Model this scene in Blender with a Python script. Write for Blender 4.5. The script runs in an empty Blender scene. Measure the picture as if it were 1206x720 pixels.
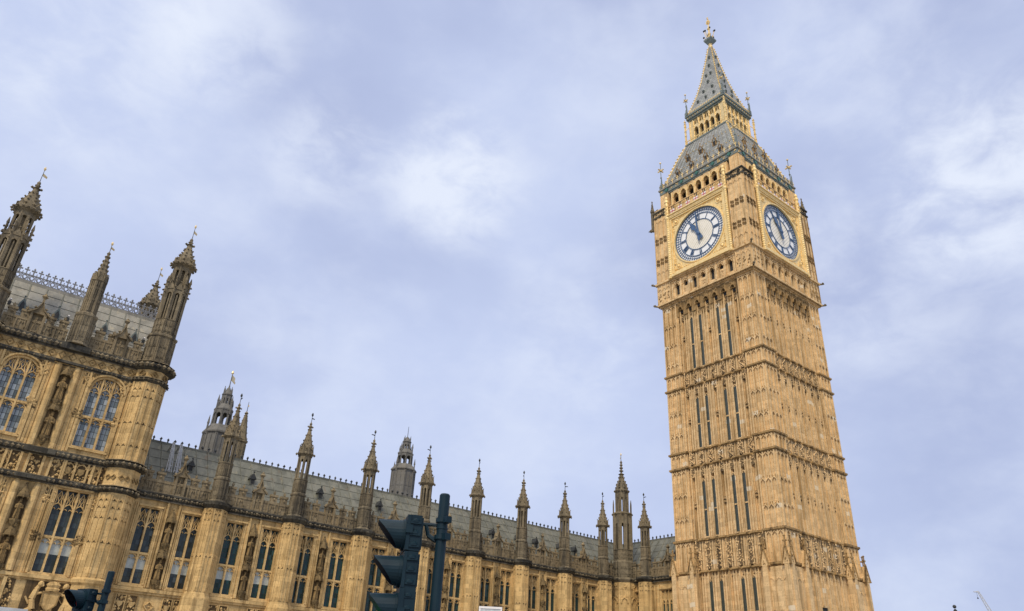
import bpy, math, random
from mathutils import Vector, Matrix
random.seed(7)
PI = math.pi
S = bpy.context.scene
COL = S.collection
GZ = 3.75                                    # street level (tower heights are counted from its own foot)

# ------------------------------------------------------------------ camera
F = Vector((-0.539328, -0.698141, 0.470876)); Rv = Vector((-0.774906, 0.630327, 0.046995)); Uv = Vector((0.329615, 0.339538, 0.880947))
CAM = Vector((67.93565, 44.30739, 5.37063))
cd = bpy.data.cameras.new('camera'); cam = bpy.data.objects.new('camera', cd); COL.objects.link(cam)
cd.sensor_fit = 'HORIZONTAL'; cd.sensor_width = 36.0; cd.lens = 36.0 * 876.174 / 1206.0
cd.clip_start = 0.1; cd.clip_end = 6000
cam.matrix_world = Matrix(((Rv.x, Uv.x, -F.x, CAM.x), (Rv.y, Uv.y, -F.y, CAM.y), (Rv.z, Uv.z, -F.z, CAM.z), (0, 0, 0, 1)))
S.camera = cam
S.view_settings.view_transform = 'Standard'; S.view_settings.look = 'None'; S.view_settings.gamma = 1.0
S.view_settings.exposure = 0.9; S.view_settings.use_curve_mapping = False

def direction(px, py):                       # the compass direction of a cloud patch
    return (F + Rv * ((px - 603) / 876.174) - Uv * ((py - 360) / 876.174)).normalized()

# ------------------------------------------------------------------ sky and sun
SUN_EL, SUN_AZ = math.radians(48), math.radians(34)       # azimuth of the sun, counter-clockwise from +X
W = bpy.data.worlds.new('World'); S.world = W; W.use_nodes = True
nt = W.node_tree; N = nt.nodes; L = nt.links; N.clear()
def node(t, **kw):
    n = N.new(t)
    for k, v in kw.items(): setattr(n, k, v)
    return n
def mathn(op, a, b=None, clamp=False):
    n = node('ShaderNodeMath', operation=op, use_clamp=clamp)
    for i, x in enumerate((a, b)):
        if x is None: continue
        if isinstance(x, (int, float)): n.inputs[i].default_value = x
        else: L.new(x, n.inputs[i])
    return n.outputs[0]
def mixc(f, a, b):
    n = node('ShaderNodeMix', data_type='RGBA')
    for i, x in ((0, f), (6, a), (7, b)):
        if isinstance(x, (int, float)): n.inputs[i].default_value = x
        elif isinstance(x, tuple): n.inputs[i].default_value = (*x, 1)
        else: L.new(x, n.inputs[i])
    return n.outputs[2]
def smooth(x, a, b):
    n = node('ShaderNodeMapRange', interpolation_type='SMOOTHSTEP')
    n.inputs[1].default_value = a; n.inputs[2].default_value = b
    L.new(x, n.inputs[0]); return n.outputs[0]
tc = node('ShaderNodeTexCoord')
def noise(scale, detail, rough, loc=(0, 0, 0), sc=(1, 1, 1), dist=0.0):
    mp = node('ShaderNodeMapping'); mp.inputs['Location'].default_value = loc; mp.inputs['Scale'].default_value = sc
    L.new(tc.outputs['Generated'], mp.inputs[0])
    n = node('ShaderNodeTexNoise'); n.inputs['Scale'].default_value = scale; n.inputs['Detail'].default_value = detail
    n.inputs['Roughness'].default_value = rough; n.inputs['Distortion'].default_value = dist
    L.new(mp.outputs[0], n.inputs['Vector']); return n.outputs['Fac']
n1 = noise(2.6, 5, 0.5, (1.3, 0.2, 0.7), (1, 1, 1.5), 0.15)
n2 = noise(6.5, 6, 0.55, (4.1, 2.2, 0.3), (1, 1, 1.4), 0.2)
n3 = noise(1.5, 2, 0.5, (0.4, 7.7, 3.1))
n4 = noise(15, 7, 0.6, (2.1, 5.2, 1.3), (1, 1, 1.8), 0.4)
nm = mathn('ADD', mathn('MULTIPLY', n1, 0.46), mathn('ADD', mathn('MULTIPLY', n2, 0.36), mathn('MULTIPLY', n4, 0.18)))
patch = None                                  # thin places in the cloud where the light comes through
for px, py, r, amt in ((535, 212, 3.9, .60), (388, 180, 3.2, .36), (268, 40, 3.6, .36), (1165, 210, 4.8, .55), (90, 40, 6.0, .3), (690, 385, 5, .2), (1010, 330, 5, .2), (1000, 60, 5, .2)):
    d = direction(px, py)
    v = node('ShaderNodeVectorMath', operation='DOT_PRODUCT'); v.inputs[1].default_value = d
    L.new(tc.outputs['Generated'], v.inputs[0])
    g = mathn('MULTIPLY', smooth(v.outputs['Value'], math.cos(math.radians(r * 1.7)), 1.0), amt)
    patch = g if patch is None else mathn('ADD', patch, g)
light = mathn('ADD', mathn('MULTIPLY', smooth(nm, 0.42, 0.70), 0.52), mathn('MULTIPLY', patch, mathn('MULTIPLY', smooth(mathn('ADD', mathn('MULTIPLY', n2, .6), mathn('MULTIPLY', n4, .4)), 0.36, 0.62), 1.3)))
light = mathn('MINIMUM', light, 1.0)
cloud = mixc(light, mixc(smooth(mathn('ADD', mathn('MULTIPLY', n3, .6), mathn('MULTIPLY', n1, .4)), .36, .62), (0.425, 0.490, 0.725), (0.575, 0.655, 0.895)), (0.80, 0.86, 1.0))
# an overcast sky is brightest overhead
sep = node('ShaderNodeSeparateXYZ'); L.new(tc.outputs['Generated'], sep.inputs[0])
zen = smooth(sep.outputs['Z'], 0.80, 1.0)
cloud = mixc(zen, cloud, (1.75, 1.65, 1.50))
sky = node('ShaderNodeTexSky', sky_type='NISHITA'); sky.sun_disc = False
sky.sun_elevation = SUN_EL; sky.sun_rotation = PI / 2 - SUN_AZ
b1 = node('ShaderNodeBackground'); L.new(sky.outputs[0], b1.inputs[0]); b1.inputs[1].default_value = 0.05
b2 = node('ShaderNodeBackground'); L.new(cloud, b2.inputs[0]); b2.inputs[1].default_value = 0.558
ms = node('ShaderNodeMixShader'); ms.inputs[0].default_value = 0.93
L.new(b1.outputs[0], ms.inputs[1]); L.new(b2.outputs[0], ms.inputs[2])
wo = node('ShaderNodeOutputWorld'); L.new(ms.outputs[0], wo.inputs[0])

sd = bpy.data.lights.new('sun', 'SUN'); sd.energy = 1.5; sd.angle = math.radians(14); sd.color = (1.0, 0.86, 0.66)
so = bpy.data.objects.new('sun', sd); COL.objects.link(so)
sv = Vector((math.cos(SUN_EL) * math.cos(SUN_AZ), math.cos(SUN_EL) * math.sin(SUN_AZ), math.sin(SUN_EL)))
so.rotation_euler = sv.to_track_quat('Z', 'Y').to_euler(); so.location = (60, 60, 120)

# ------------------------------------------------------------------ materials
def new_mat(name):
    global nt, N, L
    m = bpy.data.materials.new(name); m.use_nodes = True
    nt = m.node_tree; N = nt.nodes; L = nt.links
    return m, N['Principled BSDF']
def pos():
    return node('ShaderNodeNewGeometry').outputs['Position']
def mnoise(vec, scale, detail=4, rough=.55, sc=(1, 1, 1), loc=(0, 0, 0)):
    mp = node('ShaderNodeMapping'); mp.inputs['Scale'].default_value = sc; mp.inputs['Location'].default_value = loc
    L.new(vec, mp.inputs[0])
    n = node('ShaderNodeTexNoise'); n.inputs['Scale'].default_value = scale; n.inputs['Detail'].default_value = detail; n.inputs['Roughness'].default_value = rough
    L.new(mp.outputs[0], n.inputs['Vector']); return n.outputs['Fac']
def rgb(c, k=1.0): return (c[0] * k, c[1] * k, c[2] * k)
def wallcoord():
    s = node('ShaderNodeSeparateXYZ'); L.new(pos(), s.inputs[0])
    c = node('ShaderNodeCombineXYZ'); L.new(mathn('SUBTRACT', s.outputs[0], s.outputs[1]), c.inputs[0]); L.new(s.outputs[2], c.inputs[1])
    return c.outputs[0], s
def stone(name, base, dark, dirt=.5, patches=0.0, bw=.78, bh=.36, var=.2, bump=.6):
    m, b = new_mat(name)
    P = pos(); wc, s = wallcoord()
    # blocks: one random tone per course and block
    row = mathn('FLOOR', mathn('DIVIDE', s.outputs[2], bh))
    uu = mathn('ADD', mathn('DIVIDE', mathn('SUBTRACT', s.outputs[0], s.outputs[1]), bw), mathn('MULTIPLY', row, 0.437))
    cmb = node('ShaderNodeCombineXYZ'); L.new(mathn('FLOOR', uu), cmb.inputs[0]); L.new(row, cmb.inputs[1])
    wn = node('ShaderNodeTexWhiteNoise', noise_dimensions='2D'); L.new(cmb.outputs[0], wn.inputs['Vector'])
    fx = mathn('FRACT', uu); fz = mathn('FRACT', mathn('DIVIDE', s.outputs[2], bh))
    jx = mathn('MINIMUM', fx, mathn('SUBTRACT', 1.0, fx)); jz = mathn('MINIMUM', fz, mathn('SUBTRACT', 1.0, fz))
    joint = mathn('MAXIMUM', mathn('LESS_THAN', jx, .018), mathn('LESS_THAN', jz, .035))
    c = mixc(wn.outputs['Value'], rgb(base, 1 - var), rgb(base, 1 + var))
    hue = mnoise(P, .35, 3)
    c = mixc(mathn('MULTIPLY', smooth(hue, .4, .7), .35), c, (base[0] * 1.0, base[1] * .88, base[2] * .7))
    st = mnoise(P, 1.0, 6, .65, (2.0, 2.0, .13))
    c = mixc(mathn('MULTIPLY', smooth(st, .47, .68), dirt), c, dark)
    sp = mnoise(P, 3.2, 5, .65)
    c = mixc(mathn('MULTIPLY', smooth(sp, .50, .78), dirt * .8), c, dark)
    gr = mnoise(P, 8.5, 4, .7)
    c = mixc(mathn('MULTIPLY', smooth(gr, .52, .76), min(1, dirt)), c, dark)
    if patches:
        c = mixc(mathn('MULTIPLY', mathn('GREATER_THAN', wn.outputs['Value'], 1 - patches), .75), c, (.74, .66, .50))
    c = mixc(mathn('MULTIPLY', joint, .22), c, rgb(base, .55))
    L.new(c, b.inputs['Base Color']); b.inputs['Roughness'].default_value = .9; b.inputs['Specular IOR Level'].default_value = .25
    h = mathn('ADD', mathn('MULTIPLY', mnoise(P, 9, 6, .65), .05), mathn('MULTIPLY', joint, -.012))
    bp = node('ShaderNodeBump'); bp.inputs['Strength'].default_value = bump; bp.inputs['Distance'].default_value = 1.0
    L.new(h, bp.inputs['Height']); L.new(bp.outputs[0], b.inputs['Normal'])
    return m
def plain(name, c1, c2, rough=.5, metal=0.0, scale=4.0, spec=.5, bump=0.0):
    m, b = new_mat(name)
    f = mnoise(pos(), scale, 5, .6)
    L.new(mixc(smooth(f, .3, .7), c1, c2), b.inputs['Base Color'])
    b.inputs['Roughness'].default_value = rough; b.inputs['Metallic'].default_value = metal; b.inputs['Specular IOR Level'].default_value = spec
    if bump:
        bp = node('ShaderNodeBump'); bp.inputs['Strength'].default_value = bump; bp.inputs['Distance'].default_value = .05
        L.new(mnoise(pos(), scale * 3, 4), bp.inputs['Height']); L.new(bp.outputs[0], b.inputs['Normal'])
    return m
def glass(name, c1, c2, pw, ph, rough=.07, lead=.035):
    m, b = new_mat(name)
    wc, s = wallcoord()
    u = mathn('DIVIDE', mathn('SUBTRACT', s.outputs[0], s.outputs[1]), pw); z = mathn('DIVIDE', s.outputs[2], ph)
    cmb = node('ShaderNodeCombineXYZ'); L.new(mathn('FLOOR', u), cmb.inputs[0]); L.new(mathn('FLOOR', z), cmb.inputs[1])
    wn = node('ShaderNodeTexWhiteNoise', noise_dimensions='2D'); L.new(cmb.outputs[0], wn.inputs['Vector'])
    fu = mathn('FRACT', u); fz = mathn('FRACT', z)
    ju = mathn('MINIMUM', fu, mathn('SUBTRACT', 1.0, fu)); jz = mathn('MINIMUM', fz, mathn('SUBTRACT', 1.0, fz))
    lead_ = mathn('MAXIMUM', mathn('LESS_THAN', mathn('MULTIPLY', ju, pw), lead * .5), mathn('LESS_THAN', mathn('MULTIPLY', jz, ph), lead * .5))
    c = mixc(wn.outputs['Value'], c1, c2)
    c = mixc(lead_, c, (.03, .035, .04))
    L.new(c, b.inputs['Base Color'])
    L.new(mathn('ADD', mathn('MULTIPLY', lead_, .5), rough), b.inputs['Roughness'])
    # each quarry sits at its own slight tilt in the leads
    g = node('ShaderNodeNewGeometry')
    v1 = node('ShaderNodeVectorMath', operation='SUBTRACT'); L.new(wn.outputs['Color'], v1.inputs[0]); v1.inputs[1].default_value = (.5, .5, .5)
    v2 = node('ShaderNodeVectorMath', operation='SCALE'); L.new(v1.outputs[0], v2.inputs[0]); v2.inputs['Scale'].default_value = .24
    v3 = node('ShaderNodeVectorMath', operation='ADD'); L.new(g.outputs['Normal'], v3.inputs[0]); L.new(v2.outputs[0], v3.inputs[1])
    v4 = node('ShaderNodeVectorMath', operation='NORMALIZE'); L.new(v3.outputs[0], v4.inputs[0]); L.new(v4.outputs[0], b.inputs['Normal'])
    b.inputs['IOR'].default_value = 1.38
    return m
def sheetroof(name, c1, c2, streak):
    m, b = new_mat(name)
    P = pos()
    f = mnoise(P, 1.2, 5, .6, (1, 1, .35)); f2 = mnoise(P, 5, 4)
    wc, s = wallcoord()
    row = mathn('FLOOR', mathn('DIVIDE', s.outputs[2], .78)); uu = mathn('DIVIDE', mathn('SUBTRACT', s.outputs[0], s.outputs[1]), .93)
    cmb = node('ShaderNodeCombineXYZ'); L.new(mathn('FLOOR', uu), cmb.inputs[0]); L.new(row, cmb.inputs[1])
    wn = node('ShaderNodeTexWhiteNoise', noise_dimensions='2D'); L.new(cmb.outputs[0], wn.inputs['Vector'])
    c = mixc(mathn('MULTIPLY', wn.outputs['Value'], .6), c1, c2)
    c = mixc(mathn('MULTIPLY', smooth(f, .44, .62), .75), c, streak)
    f3 = mnoise(P, .8, 5, .6, (3, 3, .25), (5, 2, 1))
    c = mixc(mathn('MULTIPLY', smooth(f3, .55, .7), .6), c, (c2[0] * 1.25, c2[1] * 1.15, c2[2] * .95))
    c = mixc(mathn('MULTIPLY', smooth(mnoise(P, 1.7, 4, .6, (1, 1, .5), (9, 4, 2)), .62, .72), .5), c, (.16, .10, .055))
    c = mixc(mathn('MULTIPLY', smooth(f2, .5, .75), .3), c, rgb(c1, .6))
    L.new(c, b.inputs['Base Color']); b.inputs['Roughness'].default_value = .62
    return m
def slates(name, c1, c2):
    m, b = new_mat(name)
    wc, s = wallcoord()
    row = mathn('FLOOR', mathn('DIVIDE', s.outputs[2], .45)); uu = mathn('ADD', mathn('DIVIDE', mathn('SUBTRACT', s.outputs[0], s.outputs[1]), .5), mathn('MULTIPLY', row, .5))
    cmb = node('ShaderNodeCombineXYZ'); L.new(mathn('FLOOR', uu), cmb.inputs[0]); L.new(row, cmb.inputs[1])
    wn = node('ShaderNodeTexWhiteNoise', noise_dimensions='2D'); L.new(cmb.outputs[0], wn.inputs['Vector'])
    fz = mathn('FRACT', mathn('DIVIDE', s.outputs[2], .45)); fx = mathn('FRACT', uu)
    e = mathn('MAXIMUM', mathn('LESS_THAN', fz, .16), mathn('LESS_THAN', fx, .13))
    c = mixc(wn.outputs['Value'], c1, c2)
    c = mixc(mathn('MULTIPLY', smooth(mnoise(pos(), .9, 4), .45, .7), .4), c, (.33, .36, .30))
    c = mixc(mathn('MULTIPLY', e, .6), c, rgb(c1, .4))
    L.new(c, b.inputs['Base Color']); b.inputs['Roughness'].default_value = .5
    bp = node('ShaderNodeBump'); bp.inputs['Strength'].default_value = .5; bp.inputs['Distance'].default_value = .06
    L.new(fz, bp.inputs['Height']); L.new(bp.outputs[0], b.inputs['Normal'])
    return m

M = {}
M['tower'] = stone('tower limestone', (.73, .53, .285), (.29, .18, .07), .75, .016, .62, .42, .15)
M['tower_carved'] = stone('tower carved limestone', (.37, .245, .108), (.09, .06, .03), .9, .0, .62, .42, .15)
M['palace'] = stone('palace limestone', (.61, .435, .20), (.22, .14, .055), .75, .0, .80, .40, .20)
M['crevice_shade'] = stone('carved limestone in painted shade', (.125, .085, .042), (.04, .03, .018), .9, .0, .6, .42, .2)  # dark tone painted in as the shade of carved recesses
M['tower_crevice_shade'] = stone('tower limestone in painted shade', (.21, .145, .075), (.07, .05, .03), .9, .0, .6, .42, .2)  # the same painted recess shade, lighter, for the tower carving
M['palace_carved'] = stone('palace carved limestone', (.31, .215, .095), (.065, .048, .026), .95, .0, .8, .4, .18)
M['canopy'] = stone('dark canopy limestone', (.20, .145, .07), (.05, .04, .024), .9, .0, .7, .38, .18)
M['weathered'] = stone('weathered limestone', (.215, .180, .118), (.045, .041, .033), .9, .0, .7, .38, .18)
M['parapet'] = stone('parapet limestone', (.255, .205, .125), (.066, .056, .038), .85, .0, .7, .38, .18)
M['sooty'] = stone('sooty limestone', (.075, .070, .055), (.018, .020, .022), .9, .0, .6, .4, .5)
M['pale'] = stone('haze-greyed far limestone', (.17, .168, .155), (.10, .10, .095), .6, .0, .9, .5, .1)  # distance haze is mixed into this stone colour
M['iron_roof'] = sheetroof('cast iron roof plates', (.135, .140, .112), (.20, .20, .165), (.085, .09, .072))
M['iron_roof_light'] = sheetroof('pale cast iron roof plates', (.24, .235, .20), (.33, .32, .275), (.17, .165, .14))
M['slate'] = slates('tower iron tiles', (.20, .212, .205), (.35, .362, .345))
M['ironwork'] = plain('dark ironwork', (.03, .034, .034), (.06, .062, .058), .55, .3)
M['cresting'] = plain('grey painted ironwork', (.17, .175, .18), (.26, .265, .27), .5, .2)
M['gold'] = plain('gilding', (.70, .53, .25), (.85, .68, .36), .45, .4, 2.5)
M['gold_stone'] = plain('gilded carved stone', (.80, .57, .22), (.92, .72, .36), .5, .2, 3)
M['blue'] = plain('blue painted ironwork', (.05, .105, .21), (.08, .15, .27), .4, .1)
M['opal'] = plain('opal glass', (.84, .86, .84), (.92, .93, .91), .25, 0, 1.2)
M['disc'] = plain('ivory opal glass', (.84, .80, .66), (.90, .86, .74), .3, 0, 1.5)
M['void_shade'] = plain('painted dark of openings', (.018, .020, .022), (.035, .036, .036), .8)  # near-black sheets that stand in for the shade inside openings
M['slit'] = plain('dark slit glass', (.045, .056, .048), (.075, .085, .072), .35)
M['green'] = plain('green enamel', (.03, .12, .095), (.06, .18, .145), .5)
M['copper'] = plain('blue green painted metal', (.115, .15, .145), (.20, .235, .21), .55)
M['white'] = plain('white paint', (.70, .68, .66), (.80, .78, .76), .55)
M['red'] = plain('red paint', (.45, .10, .12), (.55, .16, .16), .55)
M['glass'] = glass('leaded dark glass', (.006, .030, .031), (.016, .058, .056), .24, .36)
M['glass_pale'] = glass('leaded pale glass', (.10, .135, .15), (.36, .42, .46), .24, .42)  # panes vary between a dark and a pale grey blue
M['glass_mid'] = glass('leaded grey blue glass', (.024, .038, .040), (.065, .085, .085), .24, .36)
M['blind'] = plain('pale window blind', (.36, .40, .37), (.48, .52, .47), .25)
M['signal'] = plain('dark blue green painted metal', (.003, .016, .027), (.006, .023, .035), .5, .0, 6, .22)
M['signal_in'] = plain('matt black visor lining', (.006, .008, .014), (.010, .013, .022), .6)
M['steel'] = plain('galvanised steel', (.42, .44, .45), (.58, .60, .61), .5, .2, 14)
M['ladder'] = plain('pale aluminium', (.42, .43, .43), (.55, .56, .56), .5, .2)
M['asphalt'] = plain('asphalt', (.045, .045, .047), (.06, .06, .06), .9, 0, 12, .3, .3)
M['paving'] = plain('paving', (.26, .25, .23), (.34, .33, .30), .9, 0, 3, .3, .2)
M['kerbstone'] = plain('granite kerb', (.30, .30, .30), (.38, .38, .37), .85, 0, 8)
M['paint'] = plain('road paint', (.70, .70, .68), (.80, .80, .78), .7, 0, 8)
def lens(name, c, e):
    m, b = new_mat(name); b.inputs['Base Color'].default_value = (*c, 1); b.inputs['Roughness'].default_value = .2
    if e: b.inputs['Emission Color'].default_value = (*c, 1); b.inputs['Emission Strength'].default_value = e
    return m
M['lens_red'] = lens('red lens', (.16, .01, .01), 0); M['lens_amber'] = lens('amber lens', (.2, .08, .01), 0); M['lens_green'] = lens('lit green lens', (.02, .85, .30), 2.0)

# ------------------------------------------------------------------ mesh builder
EPS = [0]
def eps():
    EPS[0] = (EPS[0] + 1) % 11
    return .0004 + .0009 * EPS[0]
def frame(ox, oy, deg, oz=0.0):              # local (u along the wall, v outwards, z up) -> scene
    a = math.radians(deg); ca, sa = math.cos(a), math.sin(a)
    return lambda u, v, z: (ox + u * sa + v * ca, oy - u * ca + v * sa, oz + z)
IDENT = lambda u, v, z: (u, v, z)
class MB:
    def __init__(s, T=None): s.V = []; s.Fs = []; s.mi = []; s.T = T or IDENT; s.k = 0
    def add(s, pts, faces):
        o = len(s.V); T = s.T
        s.V += [T(*p) for p in pts]; s.Fs += [[o + i for i in f] for f in faces]; s.mi += [s.k] * len(faces)
    def box(s, u0, u1, v0, v1, z0, z1, taper=0.0):
        e = eps(); u0 -= e; v0 -= e; z0 -= e; u1 += e; v1 += e; z1 += e; t = taper
        s.add([(u0, v0, z0), (u1, v0, z0), (u1, v1, z0), (u0, v1, z0), (u0 + t, v0, z1), (u1 - t, v0, z1), (u1 - t, v1 - t, z1), (u0 + t, v1 - t, z1)],
              [(3, 2, 1, 0), (4, 5, 6, 7), (0, 1, 5, 4), (1, 2, 6, 5), (2, 3, 7, 6), (3, 0, 4, 7)])
    def prism(s, poly, v0, v1):              # polygon in (u, z) pushed along v
        e = eps(); v0 -= e; v1 += e; n = len(poly)
        A = sum(poly[i][0] * poly[(i + 1) % n][1] - poly[(i + 1) % n][0] * poly[i][1] for i in range(n))
        if A < 0: poly = poly[::-1]
        s.add([(p[0], v0, p[1]) for p in poly] + [(p[0], v1, p[1]) for p in poly],
              [tuple(range(n)), tuple(range(2 * n - 1, n - 1, -1))] + [((i + 1) % n, i, n + i, n + (i + 1) % n) for i in range(n)])
    def strip(s, A, B, v0, v1, closed=False):    # band between two point rows in (u, z)
        e = eps(); v0 -= e; v1 += e; n = len(A)
        pts = [(p[0], v0, p[1]) for p in A] + [(p[0], v0, p[1]) for p in B] + [(p[0], v1, p[1]) for p in A] + [(p[0], v1, p[1]) for p in B]
        f = []
        for i in range(n if closed else n - 1):
            j = (i + 1) % n
            f += [(2*n+i, 2*n+j, 3*n+j, 3*n+i), (i, n+i, n+j, j), (i, j, 2*n+j, 2*n+i), (n+i, 3*n+i, 3*n+j, n+j)]
        if not closed: f += [(0, 2*n, 3*n, n), (n-1, 2*n-1, 4*n-1, 3*n-1)]
        m = (n // 2)
        ax, az = A[1][0] - A[0][0], A[1][1] - A[0][1]; bx, bz = B[0][0] - A[0][0], B[0][1] - A[0][1]
        if ax * bz - az * bx > 0: f = [q[::-1] for q in f]
        s.add(pts, f)
    def line(s, P, w, v0, v1, closed=False): # moulding of width w along a polyline in (u, z)
        n = len(P); A = []; B = []
        for i in range(n):
            a = P[(i - 1) % n] if (closed or i > 0) else P[i]; b = P[(i + 1) % n] if (closed or i < n - 1) else P[i]
            dx, dz = b[0] - a[0], b[1] - a[1]; l = math.hypot(dx, dz) or 1; nx, nz = -dz / l * w / 2, dx / l * w / 2
            A.append((P[i][0] + nx, P[i][1] + nz)); B.append((P[i][0] - nx, P[i][1] - nz))
        s.strip(A, B, v0, v1, closed)
    def ringz(s, u, z, r0, r1, v0, v1, n=24):
        A = [(u + r0 * math.cos(2*PI*i/n), z + r0 * math.sin(2*PI*i/n)) for i in range(n)]
        B = [(u + r1 * math.cos(2*PI*i/n), z + r1 * math.sin(2*PI*i/n)) for i in range(n)]
        s.strip(A, B, v0, v1, True)
    def disc(s, u, z, r, v0, v1, n=32): s.prism([(u + r * math.cos(2*PI*i/n), z + r * math.sin(2*PI*i/n)) for i in range(n)], v0, v1)
    def lathe(s, u, v, prof, n=8, ph=None, sq=1.0):
        ph = PI / n if ph is None else ph; e = eps()
        pts = []; f = []
        for r, z in prof:
            r += e
            for i in range(n):
                a = ph + 2 * PI * i / n; pts.append((u + r * math.cos(a), v + r * sq * math.sin(a), z))
        for k in range(len(prof) - 1):
            for i in range(n):
                j = (i + 1) % n; f.append((k*n+i, k*n+j, (k+1)*n+j, (k+1)*n+i))
        f.append(tuple(range(n - 1, -1, -1))); f.append(tuple((len(prof) - 1) * n + i for i in range(n)))
        s.add(pts, f)
    def tube(s, a, b, r0, r1=None, n=6):
        r1 = r0 if r1 is None else r1; a = Vector(a); b = Vector(b); d = (b - a).normalized()
        x = d.orthogonal().normalized(); y = d.cross(x); pts = []
        for c, r in ((a, r0), (b, r1)):
            for i in range(n):
                t = 2 * PI * i / n; p = c + x * (r * math.cos(t)) + y * (r * math.sin(t)); pts.append(tuple(p))
        s.add(pts, [(i, (i+1) % n, n + (i+1) % n, n + i) for i in range(n)] + [tuple(range(n-1, -1, -1)), tuple(range(n, 2*n))])
    def blob(s, u, v, z, r, sz=1.0, sv=1.0):
        q = random.uniform(0, PI); c, d = math.cos(q) * r, math.sin(q) * r
        s.add([(u, v, z - r * sz), (u + c, v + d * sv, z), (u - d, v + c * sv, z), (u - c, v - d * sv, z), (u + d, v - c * sv, z), (u, v, z + r * sz)],
              [(0, 2, 1), (0, 3, 2), (0, 4, 3), (0, 1, 4), (5, 1, 2), (5, 2, 3), (5, 3, 4), (5, 4, 1)])
    def ball(s, u, v, z, r, n=8):
        s.lathe(u, v, [(r * max(.05, math.sin(PI * i / 6)), z - r * math.cos(PI * i / 6)) for i in range(7)], n)
    def carve(s, u0, u1, z0, z1, v, n, r=.09, bed=None, k=None):   # foliage relief, on a bed painted dark as recess shade if asked
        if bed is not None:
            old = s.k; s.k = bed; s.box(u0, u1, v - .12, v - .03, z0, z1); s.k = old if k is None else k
        for _ in range(n):
            s.blob(random.uniform(u0, u1), v, random.uniform(z0, z1), r * random.uniform(.6, 1.3), random.uniform(.8, 1.3), .8)
    def build(s, name, mats, parent=None, loc=None, rz=0.0, smooth=False):
        me = bpy.data.meshes.new(name); me.from_pydata(s.V, [], s.Fs)
        for m in (mats if isinstance(mats, (list, tuple)) else [mats]): me.materials.append(m)
        me.polygons.foreach_set('material_index', s.mi)
        if smooth: me.polygons.foreach_set('use_smooth', [True] * len(me.polygons))
        me.update()
        o = bpy.data.objects.new(name, me); COL.objects.link(o)
        if parent is not None: o.parent = parent
        if loc is not None: o.location = loc
        o.rotation_euler.z = rz
        return o
def tag(o, label=None, cat=None, group=None, kind=None):
    if label: o['label'] = label
    if cat: o['category'] = cat
    if group: o['group'] = group
    if kind: o['kind'] = kind
    return o
def thing(name, loc, label, cat, rz=0.0, group=None):
    o = bpy.data.objects.new(name, None); COL.objects.link(o); o.location = loc; o.rotation_euler.z = rz
    o.empty_display_size = .5
    return tag(o, label, cat, group)
def copy(o, loc=None, rz=None, parent=None):  # a part with its sub-parts
    c = o.copy(); COL.objects.link(c)
    if parent is not None: c.parent = parent
    if loc is not None: c.location = loc
    if rz is not None: c.rotation_euler.z = rz
    for ch in [x for x in o.children]: copy(ch, parent=c)
    return c
def neg(o): return (-o.location.x, -o.location.y, -o.location.z)

# ---- gothic pieces
def pointed(u, h, zs, rise, n=5):            # pointed arch from left to right
    L_ = []
    for i in range(n + 1):
        t = i / n; a = (1 - t) ** 2; b = 2 * t * (1 - t); c = t * t
        L_.append((-h * a - h * b + 0 * c, zs * a + (zs + rise * .72) * b + (zs + rise) * c))
    return [(u + x, z) for x, z in L_] + [(u - x, z) for x, z in L_[-2::-1]]
def round_arch(u, h, zs, rise, n=12):
    return [(u - h * math.cos(PI * i / n), zs + rise * math.sin(PI * i / n) ** .85) for i in range(n + 1)]
def spandrel(m, arch, ztop, v0, v1): m.strip(arch, [(p[0], ztop) for p in arch], v0, v1)
def chevron(m, u, z, h, rise, w, v0, v1): m.line([(u - h, z), (u - h * .55, z + rise * .45), (u, z + rise), (u + h * .55, z + rise * .45), (u + h, z)], w, v0, v1)
def quatrefoil(m, u, z, r, v0, v1, w=.05):
    m.line([(u - r, z), (u, z - r), (u + r, z), (u, z + r)], w, v0, v1, True)
    m.blob(u, v0, z, r * .5, 1, .8)
def fleur(m, u, v, z, h, w):                 # little cresting flower
    m.box(u - w * .10, u + w * .10, v - .03, v + .03, z, z + h * .7)
    m.box(u - w * .42, u + w * .42, v - .03, v + .03, z + h * .52, z + h * .66)
    m.blob(u, v, z + h * .86, w * .22, 1.4)
def octoface(cx, cy, r, i, n=8):              # frame of facet i of an octagon whose corner radius is r
    a = 360 / n * i
    d = math.radians(a); ap = r * math.cos(PI / n)
    return frame(cx + ap * math.cos(d), cy + ap * math.sin(d), a), r * math.sin(PI / n)
def crocketed_spire(m, prof, n=8, step=.34, r=.1):   # a spirelet round the local origin, with crockets on its edges
    m.T = IDENT; m.lathe(0, 0, prof, n)
    for i in range(n):
        a = PI / n + 2 * PI * i / n
        for (r0, z0), (r1, z1) in zip(prof[:-1], prof[1:]):
            k = max(1, int((z1 - z0) / step))
            for j in range(k):
                t = (j + .5) / k; rr = r0 + (r1 - r0) * t + r * .4
                m.blob(rr * math.cos(a), rr * math.sin(a), z0 + (z1 - z0) * t, r * (.6 + .5 * min(1, rr)), 1.0)
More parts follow.
